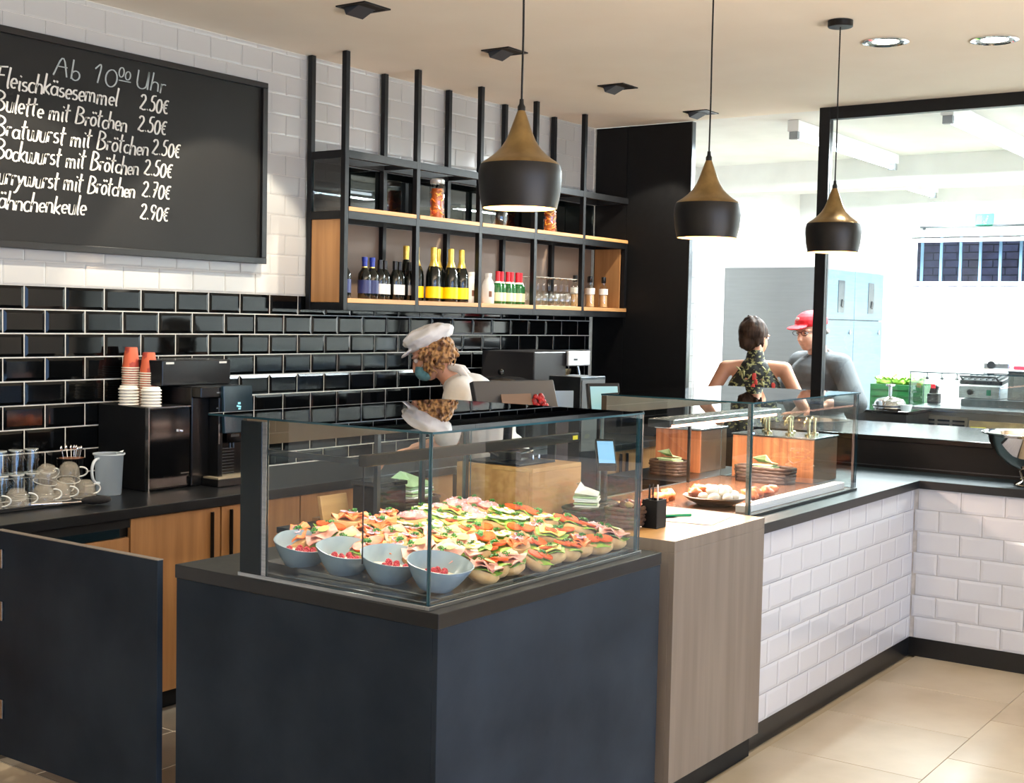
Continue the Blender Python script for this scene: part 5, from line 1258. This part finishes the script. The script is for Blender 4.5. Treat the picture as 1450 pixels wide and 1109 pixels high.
# ---------------- woman seen from behind in the kitchen doorway
def woman():
    t=thing('person','person with dark pinned-up hair and sleeveless floral top, seen from behind in the kitchen doorway','person',(5.12,1.50,0),.40)
    hr=Matrix.Rotation(R(-38),3,'Z')@Matrix.Rotation(R(4),3,'Y'); hc=(.015,0,1.565)
    b=MB(); headshape(b,hc,hr,.95); capsule(b,(-.02,0,1.38),(.0,0,1.50),.050,.047)
    b.ball((0,0,.98),(.115,.175,.12),18); b.ball((0,0,1.12),(.095,.135,.13),18); b.ball((-.005,0,1.27),(.10,.155,.13),18)
    for s in (-1,1):
        sh=Vector((-.005,s*.185,1.365)); el=Vector((-.05,s*.31,1.13)); wr=Vector((.1,s*.22,1.0)) if s>0 else Vector((.15,s*.26,1.08))
        capsule(b,(0,s*.07,1.375),sh,.048,.050); capsule(b,sh,el,.048,.037); capsule(b,el,wr,.036,.025)
        hand(b,wr,(.8,-s*.4,-.1),(0,0,1),(-.2,-s,0),.9,.35)
    legs(b,(0,0,.98))
    fuse('body',b,.0055,SKIN2,t,5); eyes(hc,hr,t,.95)
    FL=M('floral_dark',(26,30,26),.7,col2=(156,156,104),scale=30,stretch=(1,1.3,2.0),detail=3,lo=.55,hi=.58)
    g=MB(); g.ball((0,0,.98),(.135,.195,.13),18); g.ball((0,0,1.12),(.112,.152,.14),18); g.ball((-.005,0,1.24),(.115,.16,.11),18); g.ball((-.01,0,1.33),(.098,.108,.09),16); capsule(g,(-.012,0,1.39),(-.008,0,1.45),.066,.058); capsule(g,(-.018,.03,1.36),(-.01,.085,1.24),.072,.085); capsule(g,(-.018,-.03,1.36),(-.01,-.085,1.24),.072,.085)
    fuse('floral_top',g,.007,FL,t,4)
    m=MB()
    for x,y,z,r in ((-.117,.0,1.32,.022),(-.122,-.012,1.285,.018),(-.122,.005,1.25,.022),(-.118,-.01,1.21,.02),(-.085,-.12,1.26,.022),(-.08,.1,1.18,.018)): m.ball((x,y,z),(.0045,r*.6,r*1.1),10,jit=.4,seed=int(z*100))
    m.build('red_flowers',M('flower_red',(216,72,62),.6),t,smooth=60)
    m=MB()
    for i in range(14):
        rr=random.Random(i); y=rr.uniform(-.11,.11); z=rr.uniform(1.14,1.38); x=-.112+abs(y)**2*1.6; m.ball((x,y,z),(.006,.006,.022),8,rot=Matrix.Rotation(rr.uniform(-1,1),3,'X'))
    m.build('leaf_print',M('leaf_print',(170,168,112),.6),t,smooth=60)
    c=MB(); legs(c,(0,0,.98),.097,r=(.105,.07,.05)); c.ball((0,0,.95),(.14,.19,.12),18); fuse('trousers',c,.009,M('dark_jeans',(28,32,44),.8),t,3)
    HC=Vector(hc); h=MB(); h.ball(HC+hr@Vector((-.035,0,.035)),(.098,.094,.098),20,rot=hr,jit=.12,seed=5,js=4); h.ball(HC+hr@Vector((-.075,0,-.02)),(.05,.062,.075),16,jit=.2,seed=3); h.ball(HC+hr@Vector((-.05,0,.10)),(.055,.055,.04),14,jit=.4,seed=8); h.ball(HC+hr@Vector((-.095,.01,.04)),(.035,.045,.05),12,jit=.4,seed=4)
    rr=random.Random(8)
    for k in range(22):
        a=rr.uniform(1.7,4.6); p=HC+hr@Vector((math.cos(a)*.085-.02,math.sin(a)*.08,rr.uniform(-.02,.05))); h.tube([p,p+Vector((rr.uniform(-.01,.01),rr.uniform(-.01,.01),-.05)),p+Vector((rr.uniform(-.015,.015),rr.uniform(-.015,.015),-.06))],[.012,.009,.003],6)
    fuse('hair',h,.006,M('dark_hair',(30,21,17),.6,spec=.2,col2=(74,54,40),scale=50,stretch=(1,1,.2),bump=.5),t,2)
woman()
# ---------------- man with red cap and glasses
def man():
    t=thing('person','person in red cap, glasses and grey chef jacket standing behind the partition post','person',(5.80,1.345,0),math.atan2(.50,-.85)); t.scale=(1.07,1.07,1.004)
    hr=Matrix.Rotation(R(14),3,'Z')@Matrix.Rotation(R(8),3,'Y'); hc=(.07,0,1.60)
    b=MB(); headshape(b,hc,hr,1.05); capsule(b,(.0,0,1.42),(.03,0,1.53),.062,.06)
    b.ball((0,0,.98),(.15,.19,.13),18); b.ball((.02,0,1.13),(.17,.18,.15),18); b.ball((.0,0,1.30),(.14,.19,.14),18)
    jobs=[]
    for s in (-1,1):
        sh=Vector((-.01,s*.20,1.39)); 
        if s<0: el=Vector((.02,-.33,1.15)); wr=Vector((.27,-.30,1.20)); hd=((1,.15,.25),(0,-1,.1),(0,0,1))
        else: el=Vector((-.02,.36,1.14)); wr=Vector((.14,.30,1.14)); hd=((.9,-.35,-.3),(0,.3,1),(0,-1,0))
        capsule(b,(0,s*.08,1.40),sh,.06,.062); capsule(b,sh,el,.058,.045); capsule(b,el,wr,.043,.029); hand(b,wr,hd[0],hd[1],hd[2],1.05,.28); jobs.append((sh,el,wr,s))
    legs(b,(0,0,.98),.11,r=(.10,.062,.042))
    fuse('body',b,.0055,SKIN,t,5); eyes(hc,hr,t,1.05)
    JK=M('grey_jacket',(92,96,98),.85,col2=(74,78,82),scale=6,bump=.35,bscale=9)
    g=MB(); g.ball((0,0,.98),(.18,.22,.14),18); g.ball((.02,0,1.13),(.20,.21,.16),18); g.ball((.0,0,1.30),(.17,.215,.15),18); g.ball((-.005,0,1.41),(.10,.15,.06),16)
    for sh,el,wr,s in jobs: capsule(g,(0,s*.1,1.40),sh,.075,.078); capsule(g,sh,el,.078,.066); capsule(g,el,el+(wr-el)*.62,.066,.056)
    fuse('jacket',g,.008,JK,t,4)
    c=MB(); c.tube([(-.06,-.06,1.455),(-.07,.0,1.475),(-.06,.06,1.455),(.02,.075,1.45),(.075,.0,1.43),(.02,-.075,1.45),(-.06,-.06,1.455)],.017,10); fuse('collar',c,.006,JK,t,3)
    c=MB(); legs(c,(0,0,.98),.11,r=(.12,.085,.065)); c.ball((0,0,.95),(.18,.215,.12),18); fuse('trousers',c,.009,M('black_trousers',(26,27,30),.8),t,3)
    c=MB(); c.ball((.03,0,.95),(.20,.225,.14),18); fuse('apron',c,.009,M('black_apron',(20,21,24),.8),t,3)
    HC=Vector(hc); s=1.05
    cp=MB(); cp.ball(HC+hr@Vector((-.012,0,.062))*s,(.112*s,.092*s,.078*s),20,rot=hr,zmin=-.02); cp.ball(HC+hr@Vector((.125,0,.046))*s,(.062,.068,.010),16,rot=hr@Matrix.Rotation(R(8),3,'Y'))
    fuse('cap',cp,.0055,M('cap_red',(206,26,40),.7,col2=(190,20,34),scale=10),t,3)
    MB().ball(HC+hr@Vector((.095,-.02,.10)),(.004,.016,.012),8,rot=hr).build('cap_badge',WL,t,smooth=60)
    GB=M('glasses_black',(20,20,24),.3)
    m=MB()
    for sy in (-1,1):
        pts=[HC+hr@Vector((.104,sy*.034+.024*math.cos(q*.524),.006+.017*math.sin(q*.524)))*1.0 for q in range(13)]; m.tube(pts,.0022,6,cap=False)
        m.tube([HC+hr@Vector((.104,sy*.058,.012)),HC+hr@Vector((.0,sy*.086,.01))],.002,6)
    m.tube([HC+hr@Vector((.106,-.010,.010)),HC+hr@Vector((.106,.010,.010))],.002,6); m.build('glasses',GB,t,smooth=60)
    h=MB(); 
    for k in range(14): a=1.9+k*.18; h.ball(HC+hr@Vector((math.cos(a)*.098-.012,math.sin(a)*.084,-.005))*s,.018,8)
    fuse('hair',h,.006,M('grey_hair',(120,112,104),.7,col2=(80,74,70),scale=60),t,2)
man()
